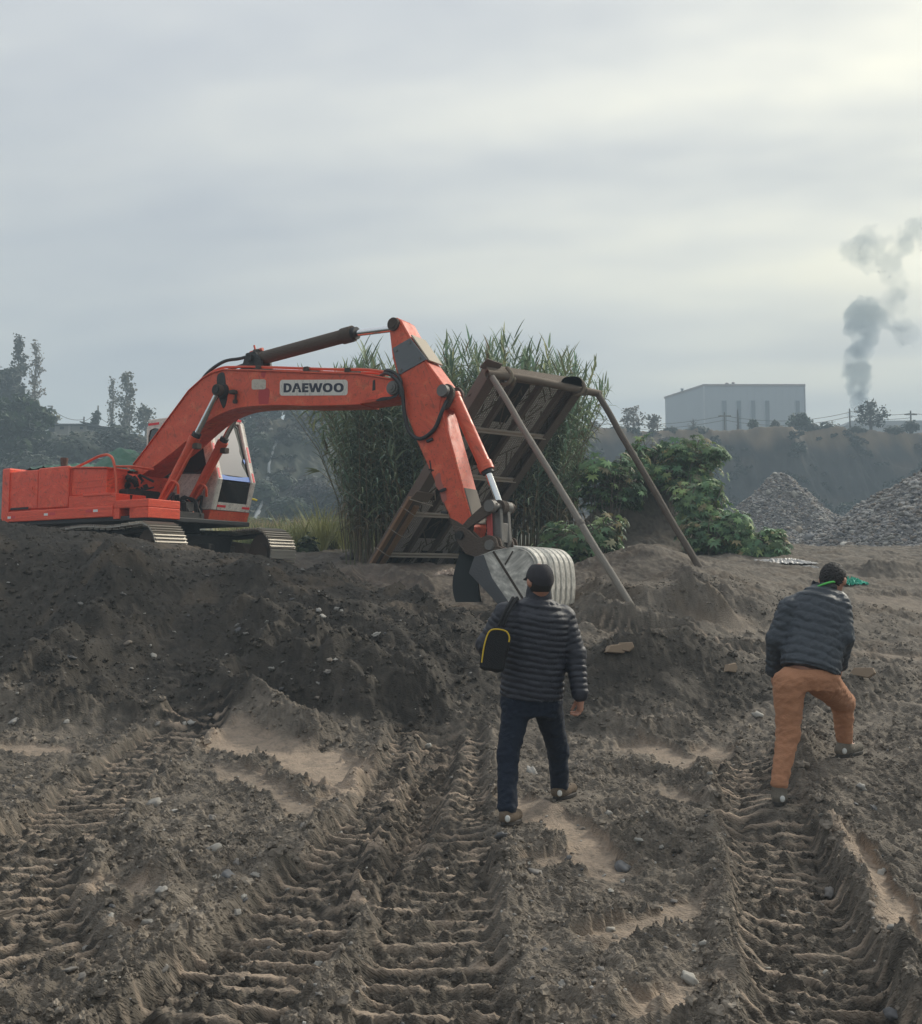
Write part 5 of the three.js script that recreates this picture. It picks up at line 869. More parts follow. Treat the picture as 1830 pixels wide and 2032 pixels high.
function castor(label, px, py, d, rx, ry, n, seed, stems = 5) {
  const rd = rng(seed), c = at(px, py, d), k = d / FOCAL, R = V(rx * k, ry * k, rx * k * .85), lv = new Ribs(), st = [], base = V(c.x, 0, c.z); base.y = H(c.x, d, false) - .05;
  const o = thing('castor_bush', label, 'bush', [0, 0, 0], 0, 'castor bushes on the soil heap');
  const tips = []; for (let i = 0; i < stems * 3; i++) { const a = rd() * 6.28, q = Math.sqrt(rd()); tips.push(V(c.x + Math.cos(a) * q * R.x * .8, c.y + (rd() * 1.3 - .6) * R.y, c.z + Math.sin(a) * q * R.z * .8)); }
  for (let i = 0; i < stems; i++) { const b = base.clone().add(V((rd() - .5) * R.x, 0, (rd() - .5) * R.z * .8)); b.y = H(b.x, -b.z, false) - .06; for (let j = 0; j < 3; j++) { const e = tips[i * 3 + j], m = b.clone().lerp(e, .5).add(V((rd() - .5) * .2, .12, (rd() - .5) * .2)); st.push(tube([b, m, e], .012, 8, 5)); } }
  const subs = []; for (let i = 0; i < 16; i++) { const a = rd() * 6.28, q = Math.sqrt(rd()) * .8; subs.push([Math.cos(a) * q, (rd() - .5) * 1.3 - .35 * q, Math.sin(a) * q, .34 + rd() * .3]); }
  for (let i = 0; i < n; i++) {
    const sb = subs[Math.floor(rd() * rd() * 16)]; let x, y, z, q; do { x = rd() * 2 - 1; y = rd() * 2 - 1; z = rd() * 2 - 1; q = x * x + y * y + z * z; } while (q > 1 || q < .15);
    x = sb[0] + x * sb[3]; y = sb[1] + y * sb[3]; z = sb[2] + z * sb[3];
    const wob = 1 + .2 * n3(x * 1.5 + seed, y * 1.5, z * 1.5), p = V(c.x + x * R.x * wob, c.y + y * R.y * wob, c.z + z * R.z * wob), g = H(p.x, -p.z, false); if (p.y < g + .06) p.y = g + .06 + rd() * .2;
    const nn = V(x * .8 + (rd() - .5) * .9, .75 + (rd() - .5) * .5, z * .8 + (rd() - .5) * .9 + .2), r = lerp(.08, .19, rd());
    lv.fan(p, nn, V(x + .01, -.7, z), r, jit(rd() < .2 ? [.26, .37, .16] : rd() < .12 ? [.28, .25, .14] : [.125, .215, .105], rd, .5));
    if (rd() < .4) st.push(cyl(p, p.clone().lerp(tips[Math.floor(rd() * tips.length)], .35), .004, .006, 4, true));
  }
  mesh('stems', st, barkPale, o).userData.kind = 'stuff'; mesh('leaves', lv.geo(), leafMat, o).userData.kind = 'stuff'; return o;
}
castor('broad-leaved green bush on the heap\'s near side, beside the reeds', 1200, 940, 20.9, 78, 56, 1000, 51);
castor('broad-leaved bush on top of the heap, just left of the far pole', 1285, 905, 22.3, 70, 42, 800, 57);
castor('tallest broad-leaved green bush crowning the soil heap, right of the far pole', 1362, 915, 21.8, 76, 58, 1200, 52);
castor('broad-leaved green bush halfway down the soil heap', 1384, 995, 20.2, 70, 48, 900, 53);
castor('open leggy green bush at the foot of the soil heap by the gravel', 1425, 1058, 19.4, 66, 48, 700, 54, 6);
castor('yellowish leggy bush between the heap foot and the small low bush', 1478, 1078, 19.2, 44, 36, 380, 58, 4);
castor('small low bush nearest the pale plastic sheet', 1530, 1080, 19.0, 44, 36, 360, 55, 4);
castor('low dense green bush beside the bucket and the near pole', 1160, 1062, 18.2, 84, 48, 900, 56);
function tree({ name = 'tree', label, category = 'tree', group, px, top, base, d, rx, shape = 'round', n = 900, leaf = .3, col = [.05, .075, .035], seed = 1, bark = barkMat, gaps = .35, trunkR = .16 }) {
  const rd = rng(seed), k = d / FOCAL, b = at(px, base, d), t = at(px, top, d), hgt = t.y - b.y; const gy = H(b.x, d, false); const root = V(b.x, Math.min(b.y, gy + 99), b.z);
  if (b.y > gy) root.y = gy - .2;
  const o = thing(name, label, category, [root.x, root.y, root.z], 0, group), full = t.y - root.y, R = rx * k, cl = [], wood = [], lv = new Ribs(), low = full - hgt;
  wood.push(cyl(V(0, 0, 0), V(.05 * full * (rd() - .5), full * .55, 0), trunkR, trunkR * .55, 7, true), cyl(V(.0, full * .53, 0), V(.0, full * .93, 0), trunkR * .55, trunkR * .1, 6, true));
  const nb = shape === 'poplar' ? 46 : shape === 'bare' ? 26 : 26;
  for (let i = 0; i < nb; i++) {
    const f = (i + rd()) / nb, a = rd() * 6.28; let s, e;
    if (shape === 'poplar') { const y = low + hgt * lerp(.04, .98, f), prof = Math.pow(Math.sin(Math.PI * Math.pow(lerp(.06, 1, f), .75)), .8) * R; s = V(0, y - hgt * .08, 0); e = V(Math.cos(a) * prof * lerp(.35, 1, rd()), y + hgt * .05, Math.sin(a) * prof * lerp(.35, 1, rd())); }
    else { const y = low + hgt * lerp(.25, .95, f), prof = R * Math.sqrt(Math.max(.05, 1 - ((f - .42) / .6) ** 2)); s = V(0, low + hgt * (.15 + .5 * f), 0); e = V(Math.cos(a) * prof * lerp(.5, 1, rd()), y, Math.sin(a) * prof * lerp(.5, 1, rd())); }
    wood.push(cyl(s, e, trunkR * .28, trunkR * .07, 5, true)); cl.push(e);
    for (let j = 0; j < 3; j++) { const q = s.clone().lerp(e, .4 + rd() * .6), u = q.clone().add(V((rd() - .5) * R * .5, rd() * hgt * .08, (rd() - .5) * R * .5)); wood.push(cyl(q, u, trunkR * .1, trunkR * .03, 4, true)); cl.push(u); }
  }
  for (let i = 0; i < n; i++) { const c = cl[Math.floor(rd() * cl.length)], sp = shape === 'poplar' ? .09 * R + .35 : R * .30; const p = c.clone().add(V((rd() + rd() - 1) * sp, (rd() + rd() - 1) * sp * .9, (rd() + rd() - 1) * sp)); lv.card(p, V(rd() - .5, rd() - .2, rd() - .5).normalize(), leaf * lerp(.6, 1.3, rd()), jit(col, rd, .4), rd); }
  mesh('trunk', wood, bark, o); if (n) mesh('crown', lv.geo(), leafMat, o); return o;
}
const POP = 'poplars on the terrace';
tree({ name: 'poplar', label: 'tallest thin poplar standing above the dark tree', category: 'poplar', group: POP, px: 32, top: 676, base: 870, d: 104, rx: 22, shape: 'poplar', n: 1500, leaf: .24, col: [.085, .08, .05], seed: 61, bark: barkPale });
tree({ name: 'poplar', label: 'sparse autumn poplar next to the tallest one', category: 'poplar', group: POP, px: 66, top: 688, base: 862, d: 106, rx: 22, shape: 'poplar', n: 900, leaf: .2, col: [.15, .115, .065], seed: 62, bark: barkPale });
tree({ name: 'poplar', label: 'slim nearly bare poplar beyond the shacks', category: 'poplar', group: POP, px: 222, top: 757, base: 860, d: 112, rx: 11, shape: 'poplar', n: 420, leaf: .2, col: [.13, .12, .08], seed: 63, bark: barkPale });
tree({ name: 'poplar', label: 'round-topped poplar between the shacks and the cab roof', category: 'poplar', group: POP, px: 250, top: 746, base: 860, d: 108, rx: 20, shape: 'poplar', n: 800, leaf: .26, col: [.12, .11, .065], seed: 64, bark: barkPale });
tree({ label: 'dark broadleaf tree leaning against the tallest poplar', px: 14, top: 728, base: 860, d: 96, rx: 42, n: 1500, leaf: .4, col: [.045, .055, .035], seed: 65 });
tree({ label: 'large dense dark tree above the engine hood', px: 28, top: 790, base: 960, d: 80, rx: 72, n: 5200, leaf: .42, col: [.035, .062, .026], seed: 66 });
tree({ label: 'small wispy tree behind the cab roof', px: 288, top: 806, base: 865, d: 104, rx: 26, n: 500, leaf: .25, col: [.085, .09, .06], seed: 67, bark: barkPale });
tree({ label: 'small dark tree with a pole in it, over the shack roof', px: 190, top: 815, base: 850, d: 103, rx: 10, n: 420, leaf: .22, col: [.04, .06, .035], seed: 68 });
tree({ label: 'yellowish shrub tree by the street lamp and shacks', px: 103, top: 822, base: 848, d: 103, rx: 16, n: 380, leaf: .22, col: [.22, .2, .075], seed: 69 });
const ROW = 'trees on the rim behind the boom';
[[500, 790, 880, 30, 70], [535, 782, 885, 36, 71], [585, 786, 880, 38, 72], [632, 798, 880, 34, 73], [668, 792, 890, 30, 74], [715, 800, 900, 34, 75]].forEach(([px, top, base, rx, s], i) =>
  tree({ label: ['hazy blue-green tree next to the cab, seen under the boom', 'second hazy tree from the cab, under the boom', 'third hazy tree from the cab, under the decal', 'hazy tree under the boom just beside the reeds', 'lighter hazy tree half behind the reeds', 'hazy tree mostly hidden by the reeds'][i], group: ROW, px, top, base, d: 101 + (i % 3) * 3, rx, n: 1500, leaf: .36, col: i > 2 ? [.075, .085, .05] : [.04, .06, .04], seed: s }));
function shrub(label, px, py, d, rx, ry, n, col, seed, group, leaf = .3) {
  const rd = rng(seed), k = d / FOCAL, c = at(px, py, d), gy = H(c.x, d, false), o = thing('shrub', label, 'shrub', [c.x, gy - .1, c.z], 0, group), lv = new Ribs(), st = [], cy = Math.max(c.y - gy + .1, ry * k * .4), R = [rx * k, Math.max(ry * k, .4), rx * k * .8];
  for (let i = 0; i < 9; i++) { const a = rd() * 6.28; st.push(cyl(V(Math.cos(a) * .15, 0, Math.sin(a) * .15), V(Math.cos(a) * R[0] * .7, cy + R[1] * (rd() - .2) * .6, Math.sin(a) * R[2] * .7), .05, .015, 5, true)); }
  for (let i = 0; i < n; i++) { let x, y, z, q; do { x = rd() * 2 - 1; y = rd() * 2 - 1; z = rd() * 2 - 1; q = x * x + y * y + z * z; } while (q > 1 || q < .2); const w = 1 + .35 * n3(x * 2.1 + seed, y * 2.1, z * 2.1) + .15 * n3(x * 5, y * 5, z * 5 + seed); lv.card(V(x * R[0] * w, cy + y * R[1] * w, z * R[2] * w), V(x + (rd() - .5), y + .5 + (rd() - .5), z + (rd() - .5)).normalize(), leaf * lerp(.5, 1.3, rd()), jit(col, rd, .45), rd); }
  mesh('stems', st, barkMat, o); mesh('foliage', lv.geo(), leafMat, o); return o;
}
const SH = 'shrubs on the pit slope', RIM = 'shrubs along the cliff edge';
shrub('wide dark shrub below the shacks', 150, 905, 82, 80, 42, 2600, [.034, .05, .028], 81, SH, .36);
shrub('rounded dark shrub below the shacks, nearer the cab', 238, 893, 84, 62, 44, 2300, [.032, .048, .03], 82, SH, .36);
shrub('dark shrub directly above the exhaust pipe', 70, 950, 76, 70, 46, 1900, [.036, .056, .028], 83, SH, .36);
shrub('brownish thicket left of the cab window', 285, 930, 80, 40, 60, 1400, [.075, .065, .048], 84, SH, .3);
shrub('dark shrub behind the green tarpaulin', 190, 960, 76, 80, 40, 1900, [.03, .046, .028], 85, SH, .36);
[[515, 935, 88, 26, 26], [520, 990, 82, 30, 26], [575, 1010, 78, 44, 24], [585, 935, 90, 34, 26], [620, 985, 80, 44, 40], [560, 970, 84, 26, 22], [630, 920, 92, 40, 24], [505, 890, 94, 24, 16], [590, 895, 95, 30, 14], [660, 1000, 80, 40, 36]].forEach(([px, py, d, rx, ry], i) =>
  shrub(['green shrub just right of the cab, upper stream bank', 'green shrub right of the cab foot, beside the lower stream', 'low green shrub above the meadow, right of the stream', 'dull shrub right of the upper stream', 'large purplish shrub left of the reeds', 'shrub in the bend of the stream', 'pale scrub on the slope left of the reeds', 'scrub under the little hut', 'scrub beside the footbridge', 'dark shrub against the left edge of the reeds'][i], px, py, d, rx, ry, 900, [[.04, .07, .035], [.045, .075, .036], [.045, .072, .036], [.055, .066, .042], [.062, .056, .055], [.04, .06, .036], [.085, .08, .052], [.05, .055, .04], [.08, .07, .045], [.045, .05, .045]][i], 90 + i, SH, .28));
tree({ label: 'nearly bare bushy tree on the rim left of the warehouse', px: 1258, top: 806, base: 858, d: 103, rx: 28, n: 420, leaf: .2, col: [.13, .11, .085], seed: 101, bark: barkPale });
tree({ label: 'second bare tree on the rim, touching the warehouse corner', px: 1296, top: 822, base: 858, d: 103, rx: 22, n: 300, leaf: .2, col: [.11, .1, .075], seed: 102, bark: barkPale });
tree({ label: 'small green tree before the second warehouse window', px: 1495, top: 833, base: 856, d: 102, rx: 11, n: 300, leaf: .2, col: [.06, .085, .05], seed: 103 });
tree({ label: 'green tree before the right-hand warehouse window', px: 1586, top: 822, base: 858, d: 102, rx: 25, n: 700, leaf: .24, col: [.055, .08, .05], seed: 104 });
tree({ label: 'spreading tree with open branches below the smoke', px: 1729, top: 796, base: 856, d: 102, rx: 33, n: 560, leaf: .24, col: [.045, .055, .04], seed: 105, trunkR: .2 });
tree({ name: 'dead_tree', label: 'bare dead tree before the warehouse corner', category: 'tree', px: 1376, top: 828, base: 862, d: 101.5, rx: 12, n: 0, seed: 106, shape: 'bare', trunkR: .1 });
tree({ name: 'dead_tree', label: 'bare dead trunk before the warehouse windows', category: 'tree', px: 1465, top: 813, base: 866, d: 101.2, rx: 6, n: 0, seed: 107, shape: 'poplar', trunkR: .12 });
[[1385, 868, 22, 9], [1538, 862, 10, 16], [1612, 868, 16, 12], [1646, 862, 22, 14], [1808, 846, 15, 12], [1700, 858, 18, 8], [1330, 866, 16, 6], [1228, 866, 24, 8], [1575, 868, 14, 8], [1775, 868, 20, 10]].forEach(([px, py, rx, ry], i) => shrub(['dark shrub on the rim below the warehouse corner', 'upright shrub on the rim below the fourth warehouse window', 'dark shrub over the rim below the right warehouse end', 'dark shrub on the rim by the pipe rack', 'round shrub on the rim under the right-hand wire', 'low shrub on the rim under the spreading tree', 'low shrub on the rim left of the warehouse corner', 'scrub on the rim between the pole and the reeds', 'scrub hanging below the green tree on the rim', 'scrub hanging on the cliff below the low building'][i], px, py, 101.3, rx, ry, 420, i % 2 ? [.05, .06, .042] : [.042, .058, .042], 120 + i, RIM, .24));
{ // meadow behind the machine
  const rd = rng(201), r = new Ribs();
  for (let k = 0; k < 16; k++) { const a = rd() * 6.28, o = V(Math.cos(a), 0, Math.sin(a)); r.blade(V(o.x * .05, 0, o.z * .05), o.clone().multiplyScalar(.25 + rd() * .3).add(V(0, 1, 0)).normalize(), V(-o.z, 0, o.x), .55 + rd() * .6, .02, .22, [1, 1, 1], 3); }
  const g = r.geo(), m = phys([1, 1, 1], .9, { vertexColors: true, side: THREE.DoubleSide, transmission: .25, thickness: 0 }), N = 5200, im = new THREE.InstancedMesh(g, m, N), M4 = new THREE.Matrix4(), Q = new THREE.Quaternion(), c = new THREE.Color(); let i = 0;
  while (i < N) {
    const d = 24 + Math.pow(rd(), .8) * 34, px = lerp(440, 760, rd()), x = (px - 915) / FOCAL * d, h = H(x, d), z = n2(x * .22 + 5, d * .22), s = lerp(.55, 1.25, rd()) * (z > .15 ? 1.25 : .9); if (d < 25.5 && px > 690) continue;
    M4.compose(V(x, h - .03, -d), Q.setFromAxisAngle(V(0, 1, 0), rd() * 6.28), V(s * 1.15, s, s * 1.15)); im.setMatrixAt(i, M4);
    const q = z > .2 && d > 32 ? [.42, .30, .17] : z < -.35 ? [.12, .17, .07] : [.26, .27, .11], k = lerp(.7, 1.25, rd()); c.setRGB(q[0] * k, q[1] * k, q[2] * k); im.setColorAt(i, c); i++;
  }
  im.name = 'grass'; tag(im, 'tall yellow-green grass and weeds in the meadow behind the excavator', 'grass', null, 'stuff'); scene.add(im);
  for (const [px, py, d, rx, ry, s] of [[612, 1108, 23.5, 22, 18, 211], [655, 1092, 25, 26, 20, 212], [560, 1050, 46, 40, 12, 213], [510, 1042, 50, 30, 12, 214]]) shrub(['dark weed clump right behind the front of the far track', 'weed clump at the reeds\' left foot', 'bright green weeds along the back of the meadow', 'bright green weeds by the stream foot'][s - 211], px, py, d, rx, ry, 420, s < 213 ? [.045, .07, .03] : [.12, .16, .06], s, 'weed clumps in the meadow', s < 213 ? .12 : .2);
}

{ // scrub clinging to the far cliff, too far off to count
  const rd = rng(231), r = new Ribs(); for (let k = 0; k < 46; k++) { const a = rd() * 6.28, b = Math.acos(rd() * 1.6 - .6), q = .5 + rd() * .5; r.card(V(Math.sin(b) * Math.cos(a) * q, Math.cos(b) * q * .8, Math.sin(b) * Math.sin(a) * q), V(rd() - .5, rd() - .2, rd() - .5).normalize(), .45, [1, 1, 1], rd); }
  const N = 900, im = new THREE.InstancedMesh(r.geo(), leafMat, N), M4 = new THREE.Matrix4(), Q = new THREE.Quaternion(), c = new THREE.Color(); let i = 0;
  while (i < N) { const d = 78 + rd() * 22, px = lerp(430, 1900, rd()), x = (px - 915) / FOCAL * d; if (px > 760 && d < 86) continue; if (px > 488 && px < 566 && Math.abs(px - lerp(552, 505, (d < 96 ? (96 - d) / 16 : 0))) < 16) continue; const v = n2(x * .09 + 3, d * .12); if (v < -.05 && rd() < .8) continue; const s = lerp(.35, 1.1, rd() * rd()) * (px < 760 ? 1.2 : 1); M4.compose(V(x, H(x, d) + s * .2, -d), Q.setFromAxisAngle(V(0, 1, 0), rd() * 6.28), V(s * 1.2, s, s)); im.setMatrixAt(i, M4); const k = lerp(.6, 1.3, rd()), t = rd() < .25 ? [.07, .055, .038] : [.032, .045, .028]; c.setRGB(t[0] * k, t[1] * k, t[2] * k); im.setColorAt(i, c); i++; }
  im.name = 'cliff_scrub'; tag(im, 'dark scrub scattered over the far cliff and slope', 'scrub', null, 'stuff'); scene.add(im);
}
// ---------- far buildings, poles, stream, smoke ----------
{ // warehouse
  const y0 = TERRACE - 1.2, h = 33.35, foot = [[40.0, 150], [56.6, 150], [53.2, 161.2], [35.9, 160.4]], o = thing('warehouse', 'tall pale metal warehouse with narrow window strips on the cliff rim', 'building', [48, y0, -155]);
  const wm = std([.36, .40, .43], .7), wd = std([.15, .18, .21], .6), rm = std([.30, .27, .27], .7), s = new THREE.Shape(foot.map(([x, d]) => new THREE.Vector2(x - 48, d - 155)));
  mesh('walls', new THREE.ExtrudeGeometry(s, { depth: h - y0, bevelEnabled: false }).rotateX(-Math.PI / 2), wm, o);
  mesh('roof_trim', new THREE.ExtrudeGeometry(new THREE.Shape(foot.map(([x, d]) => new THREE.Vector2((x - 48) * 1.012, (d - 155) * 1.02))), { depth: .35, bevelEnabled: false }).rotateX(-Math.PI / 2).translate(0, h - y0, 0), rm, o);
  const X = (px) => (px - 915) / FOCAL * 150 - 48;
  for (const [a, b] of [[1438, 1448], [1467, 1477], [1496, 1505.5], [1524, 1534], [1585, 1595]]) { const w = mesh('window_strip', box(X(a), X(b), .2, 30.95 - y0, 5.0, 5.06, .01), wd, o); for (const q of [a, b]) mesh('frame', box(X(q) - .05, X(q) + .05, .2, 31 - y0, 5.0, 5.14, .01), wm, w); }
  for (let px = 1405; px < 1606; px += 14.2) mesh('panel_seam', box(X(px) - .03, X(px) + .03, .1, h - y0 - .05, 5.0, 5.03, 0), wm, o);
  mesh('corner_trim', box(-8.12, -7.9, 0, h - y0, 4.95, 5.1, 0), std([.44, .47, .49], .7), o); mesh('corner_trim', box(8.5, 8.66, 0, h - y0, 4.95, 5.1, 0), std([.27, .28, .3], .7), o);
  for (const [px, t] of [[1460, 1.05], [1473, 1.15]]) { const c = mesh('vent_stack', cyl(V(X(px), h - y0, 2), V(X(px), h - y0 + t, 2), .2, .2, 10), rm, o); mesh('stack_cap', cyl(V(X(px), h - y0 + t, 2), V(X(px), h - y0 + t + .18, 2), .34, .2, 10), rm, c); }
  for (const px of [1374, 1436, 1524]) mesh('roof_vent', cyl(V(X(px), h - y0 + .2, 0), V(X(px), h - y0 + .65, 0), .18, .28, 8), wm, o);
  const b = thing('low_building', 'long low grey industrial building right of the warehouse, below the smoke', 'building', [78, TERRACE - 1, -172]);
  mesh('walls', [box(-8.2, 30, 0, 12.4, -6, 6, .02)], std([.34, .35, .36], .7), b); mesh('roof', plate([[-8.4, 12.4], [-7.2, 13.35], [30, 13.5], [30, 12.4]], -6.3, 6.3, .02), std([.29, .30, .31], .7), b);
  const r = thing('pipe_rack', 'pale steel pipe rack between the warehouse and the low building', 'pipe rack', [57, TERRACE - .5, -150]);
  for (let k = 0; k < 6; k++) mesh('post', box(.6 + k * .72, .68 + k * .72, 0, 8.8 - (k > 4 ? .6 : 0), -.1, .0, 0), std([.5, .5, .49], .6), r);
  mesh('beam', box(.2, 4.6, 8.55, 8.75, -.12, .05, 0), std([.5, .5, .49], .6), r); mesh('beam', box(.2, 4.6, 7.6, 7.72, -.12, .05, 0), std([.5, .5, .49], .6), r);
}
{ // shacks above the left slope
  const d = 100, gy = TERRACE, beige = std([.30, .285, .25], .85), dark = std([.05, .052, .056], .85), tin = std([.13, .13, .135], .7), X = (px) => (px - 915) / FOCAL * d, Y = (py) => at(915, py, d).y;
  const mk = (name, label, px) => thing(name, label, 'shack', [X(px), Y(866), -d]);
  const A = mk('shack', 'pale block shack with flat roof and small dark windows left of the cab', 130), x = (px) => X(px) - X(130), y = (py) => Y(py) - Y(866);
  mesh('wall', box(x(101), x(166), y(866), y(844.5), -3, 0, .02), beige, A); mesh('roof', [box(x(87), x(168), y(844.5), y(842), -3.3, .5, .02)], tin, A); mesh('side_lean_to', box(x(87), x(101), y(866), y(844.5), -3, -.2, .02), dark, A);
  for (const [a, b] of [[112, 120], [152, 158]]) mesh('window', box(x(a), x(b), y(852), y(847), 0, .06, 0), dark, A); mesh('door_post', box(x(129), x(133), y(866), y(844.5), 0, .12, 0), std([.42, .4, .36], .8), A);
  mesh('roof_clutter', [box(x(127), x(140), y(842), y(839.5), -1.5, -.4, .05), box(x(145), x(156), y(842), y(841), -2, -.6, .02)], std([.16, .13, .11], .9), A).userData.kind = 'stuff';
  const B = mk('shack', 'ramshackle dark shack with sloping tin roof beside the pale one', 192), x2 = (px) => X(px) - X(192);
  mesh('wall', box(x2(168), x2(215), y(866), y(851), -3, -.2, .02), std([.14, .13, .12], .9), B); for (const [a, b, p, q] of [[157, 193, 839, 846], [170, 218, 846, 850.5], [196, 235, 850, 853]]) mesh('roof_sheet', bar(V(x2(a), y(p), -1.2), V(x2(b), y(q), -1.2), 4, .12, V(0, 0, 1), 0), dark, B);
  for (const [a, b, c] of [[170, 176, beige], [180, 190, dark], [202, 210, std([.2, .17, .15], .9)]]) mesh('wall_board', box(x2(a), x2(b), y(866), y(853), -.2, -.1, 0), c, B);
  const C = thing('shack', 'small tan hut on the slope right of the cab', 'shack', [X(492), Y(860), -d]), x3 = (px) => X(px) - X(492); mesh('wall', box(x3(470), x3(506), 0, Y(846) - Y(860), -3, 0, .02), std([.26, .225, .165], .9), C); mesh('roof', box(x3(468), x3(512), Y(846) - Y(860), Y(844.5) - Y(860), -3.2, .4, 0), tin, C); mesh('tank', cyl(V(x3(508), 0, .2), V(x3(508), .6, .2), .2, .2, 12), std([.5, .5, .5], .6), C);
}
function utilityPole(label, px, top, d, arm = true, lamp = false) { const t = at(px, top, d), g = H(t.x, d, false) - .2, o = thing('utility_pole', label, 'pole', [t.x, g, t.z], 0, 'utility poles on the rim'); mesh('post', cyl(V(0, 0, 0), V(0, t.y - g, 0), .11, .08, 8), std([.12, .115, .11], .85), o); if (arm) mesh('cross_arm', box(-.7, .7, t.y - g - .5, t.y - g - .38, -.06, .06, 0), std([.13, .11, .09], .85), o); if (lamp) mesh('lamp_head', box(-.5, .1, t.y - g - .06, t.y - g + .06, -.1, .1, .03), std([.3, .3, .3], .6), o); return t; }
const poleTops = {};
for (const [k, label, px, top, d, arm] of [['a', 'street lamp pole above the pale shack', 103.5, 806, 104, false], ['b', 'short pole on the roofline between the shacks', 167, 827, 103, false], ['c', 'pole rising from the small dark tree', 195, 805, 103, false], ['d', 'pole behind the cab roof', 258, 824, 106, true], ['e', 'pole before the first warehouse window', 1438, 818, 104, true], ['f', 'pole left of the spreading tree under the smoke', 1686, 811, 104, false], ['g', 'thin pole before the low building', 1807, 815, 104, true], ['h', 'distant pole between the reeds and the bare trees', 1172, 832, 106, true]]) poleTops[k] = utilityPole(label, px, top, d, arm, k === 'a');
{
  const wm = std([.06, .065, .07], .8), W = (label, a, b, sag, dy = -.3) => { const pts = []; for (let k = 0; k <= 14; k++) { const t = k / 14; pts.push(a.clone().lerp(b, t).add(V(0, dy - sag * 4 * t * (1 - t), 0))); } tag(mesh('overhead_wire', tube(pts, .028, 28, 4), wm), label, 'wire', 'overhead wires'); };
  W('overhead wire sagging from the street lamp to the shack pole', poleTops.a, poleTops.b, .5); W('overhead wire from the shack pole to the tree pole', poleTops.b, poleTops.c, .2, -.5); W('overhead wire from the tree pole to the pole behind the cab', poleTops.c, poleTops.d, .5, -1.2);
  W('overhead wire running into the poplars from the street lamp', poleTops.a, at(30, 830, 104), .3);
  for (const dy of [-.4, -.9]) W(dy > -.5 ? 'upper overhead wire crossing before the warehouse toward the spreading tree' : 'lower overhead wire crossing before the warehouse toward the spreading tree', poleTops.e, poleTops.f, .8, dy);
  for (const dy of [-.4, -.9]) W(dy > -.5 ? 'upper overhead wire left of the warehouse, coming from the reeds' : 'lower overhead wire left of the warehouse, coming from the reeds', poleTops.h, poleTops.e, .6, dy);
  for (const dy of [-.3, -.8]) W(dy > -.5 ? 'upper overhead wire from the spreading tree to the thin pole' : 'lower overhead wire from the spreading tree to the thin pole', poleTops.f, poleTops.g, .3, dy);
  W('overhead wire leaving the picture past the thin pole', poleTops.g, at(1900, 818, 104), .1);
}
{ // stream falling down the slope under a footbridge
  const rows = [[549, 884, 4], [541, 905, 4], [534, 930, 5], [533, 952, 6], [524, 975, 6], [520, 995, 6], [512, 1016, 9], [503, 1036, 13]], pos = [], idx = [], uv = [];
  const P = []; for (const [px, py, w] of rows) P.push([...G(px, py), w]);
  const cv = new THREE.CatmullRomCurve3(P.map(([x, d]) => V(x, 0, d))), N = 60;
  for (let i = 0; i <= N; i++) { const t = i / N, c = cv.getPoint(t), f = t * (rows.length - 1), k = Math.min(rows.length - 2, Math.floor(f)), w = lerp(rows[k][2], rows[k + 1][2], f - k) * c.z / FOCAL * .5 * (1 + .4 * n2(t * 14, 2)); for (const s of [-1, 0, 1]) { pos.push(c.x + s * w, H(c.x + s * w, c.z) + (s ? .05 : .22), -c.z); uv.push(s, t * 10); } }
  for (let i = 0; i < N; i++) for (let k = 0; k < 2; k++) { const a = i * 3 + k; idx.push(a, a + 1, a + 3, a + 1, a + 4, a + 3); }
  const g = new THREE.BufferGeometry(); g.setAttribute('position', new THREE.Float32BufferAttribute(pos, 3)); g.setAttribute('uv', new THREE.Float32BufferAttribute(uv, 2)); g.setIndex(idx); g.computeVertexNormals();
  tag(mesh('stream_water', g, std([.36, .375, .38], .5, { side: THREE.DoubleSide })), 'thin pale stream falling down the far slope', 'stream', null, 'structure');
  const b = thing('footbridge', 'dark concrete footbridge over the top of the stream', 'bridge', at(548, 890, 92).toArray()); mesh('deck', box(-1.4, 2.0, .1, .45, -1, .3, .03), std([.10, .10, .10], .9), b); for (const x of [-.75, .6]) mesh('abutment', box(x - .2, x + .2, -1.6, .1, -.9, .2, .03), std([.12, .115, .11], .9), b);
  for (const [px, py, l] of [[498, 872, 'white scrap by the slope hut'], [538, 868, 'white post on the slope above the footbridge'], [521, 872, 'pale rubble block above the stream']]) { const [x, d] = G(px, py + 3); tag(mesh('rubble_block', tf(new THREE.DodecahedronGeometry(.2, 0).scale(1.2, .8, 1), x, H(x, d) + .15, -d), std([.34, .33, .3], .8)), l, 'rubble'); }
}
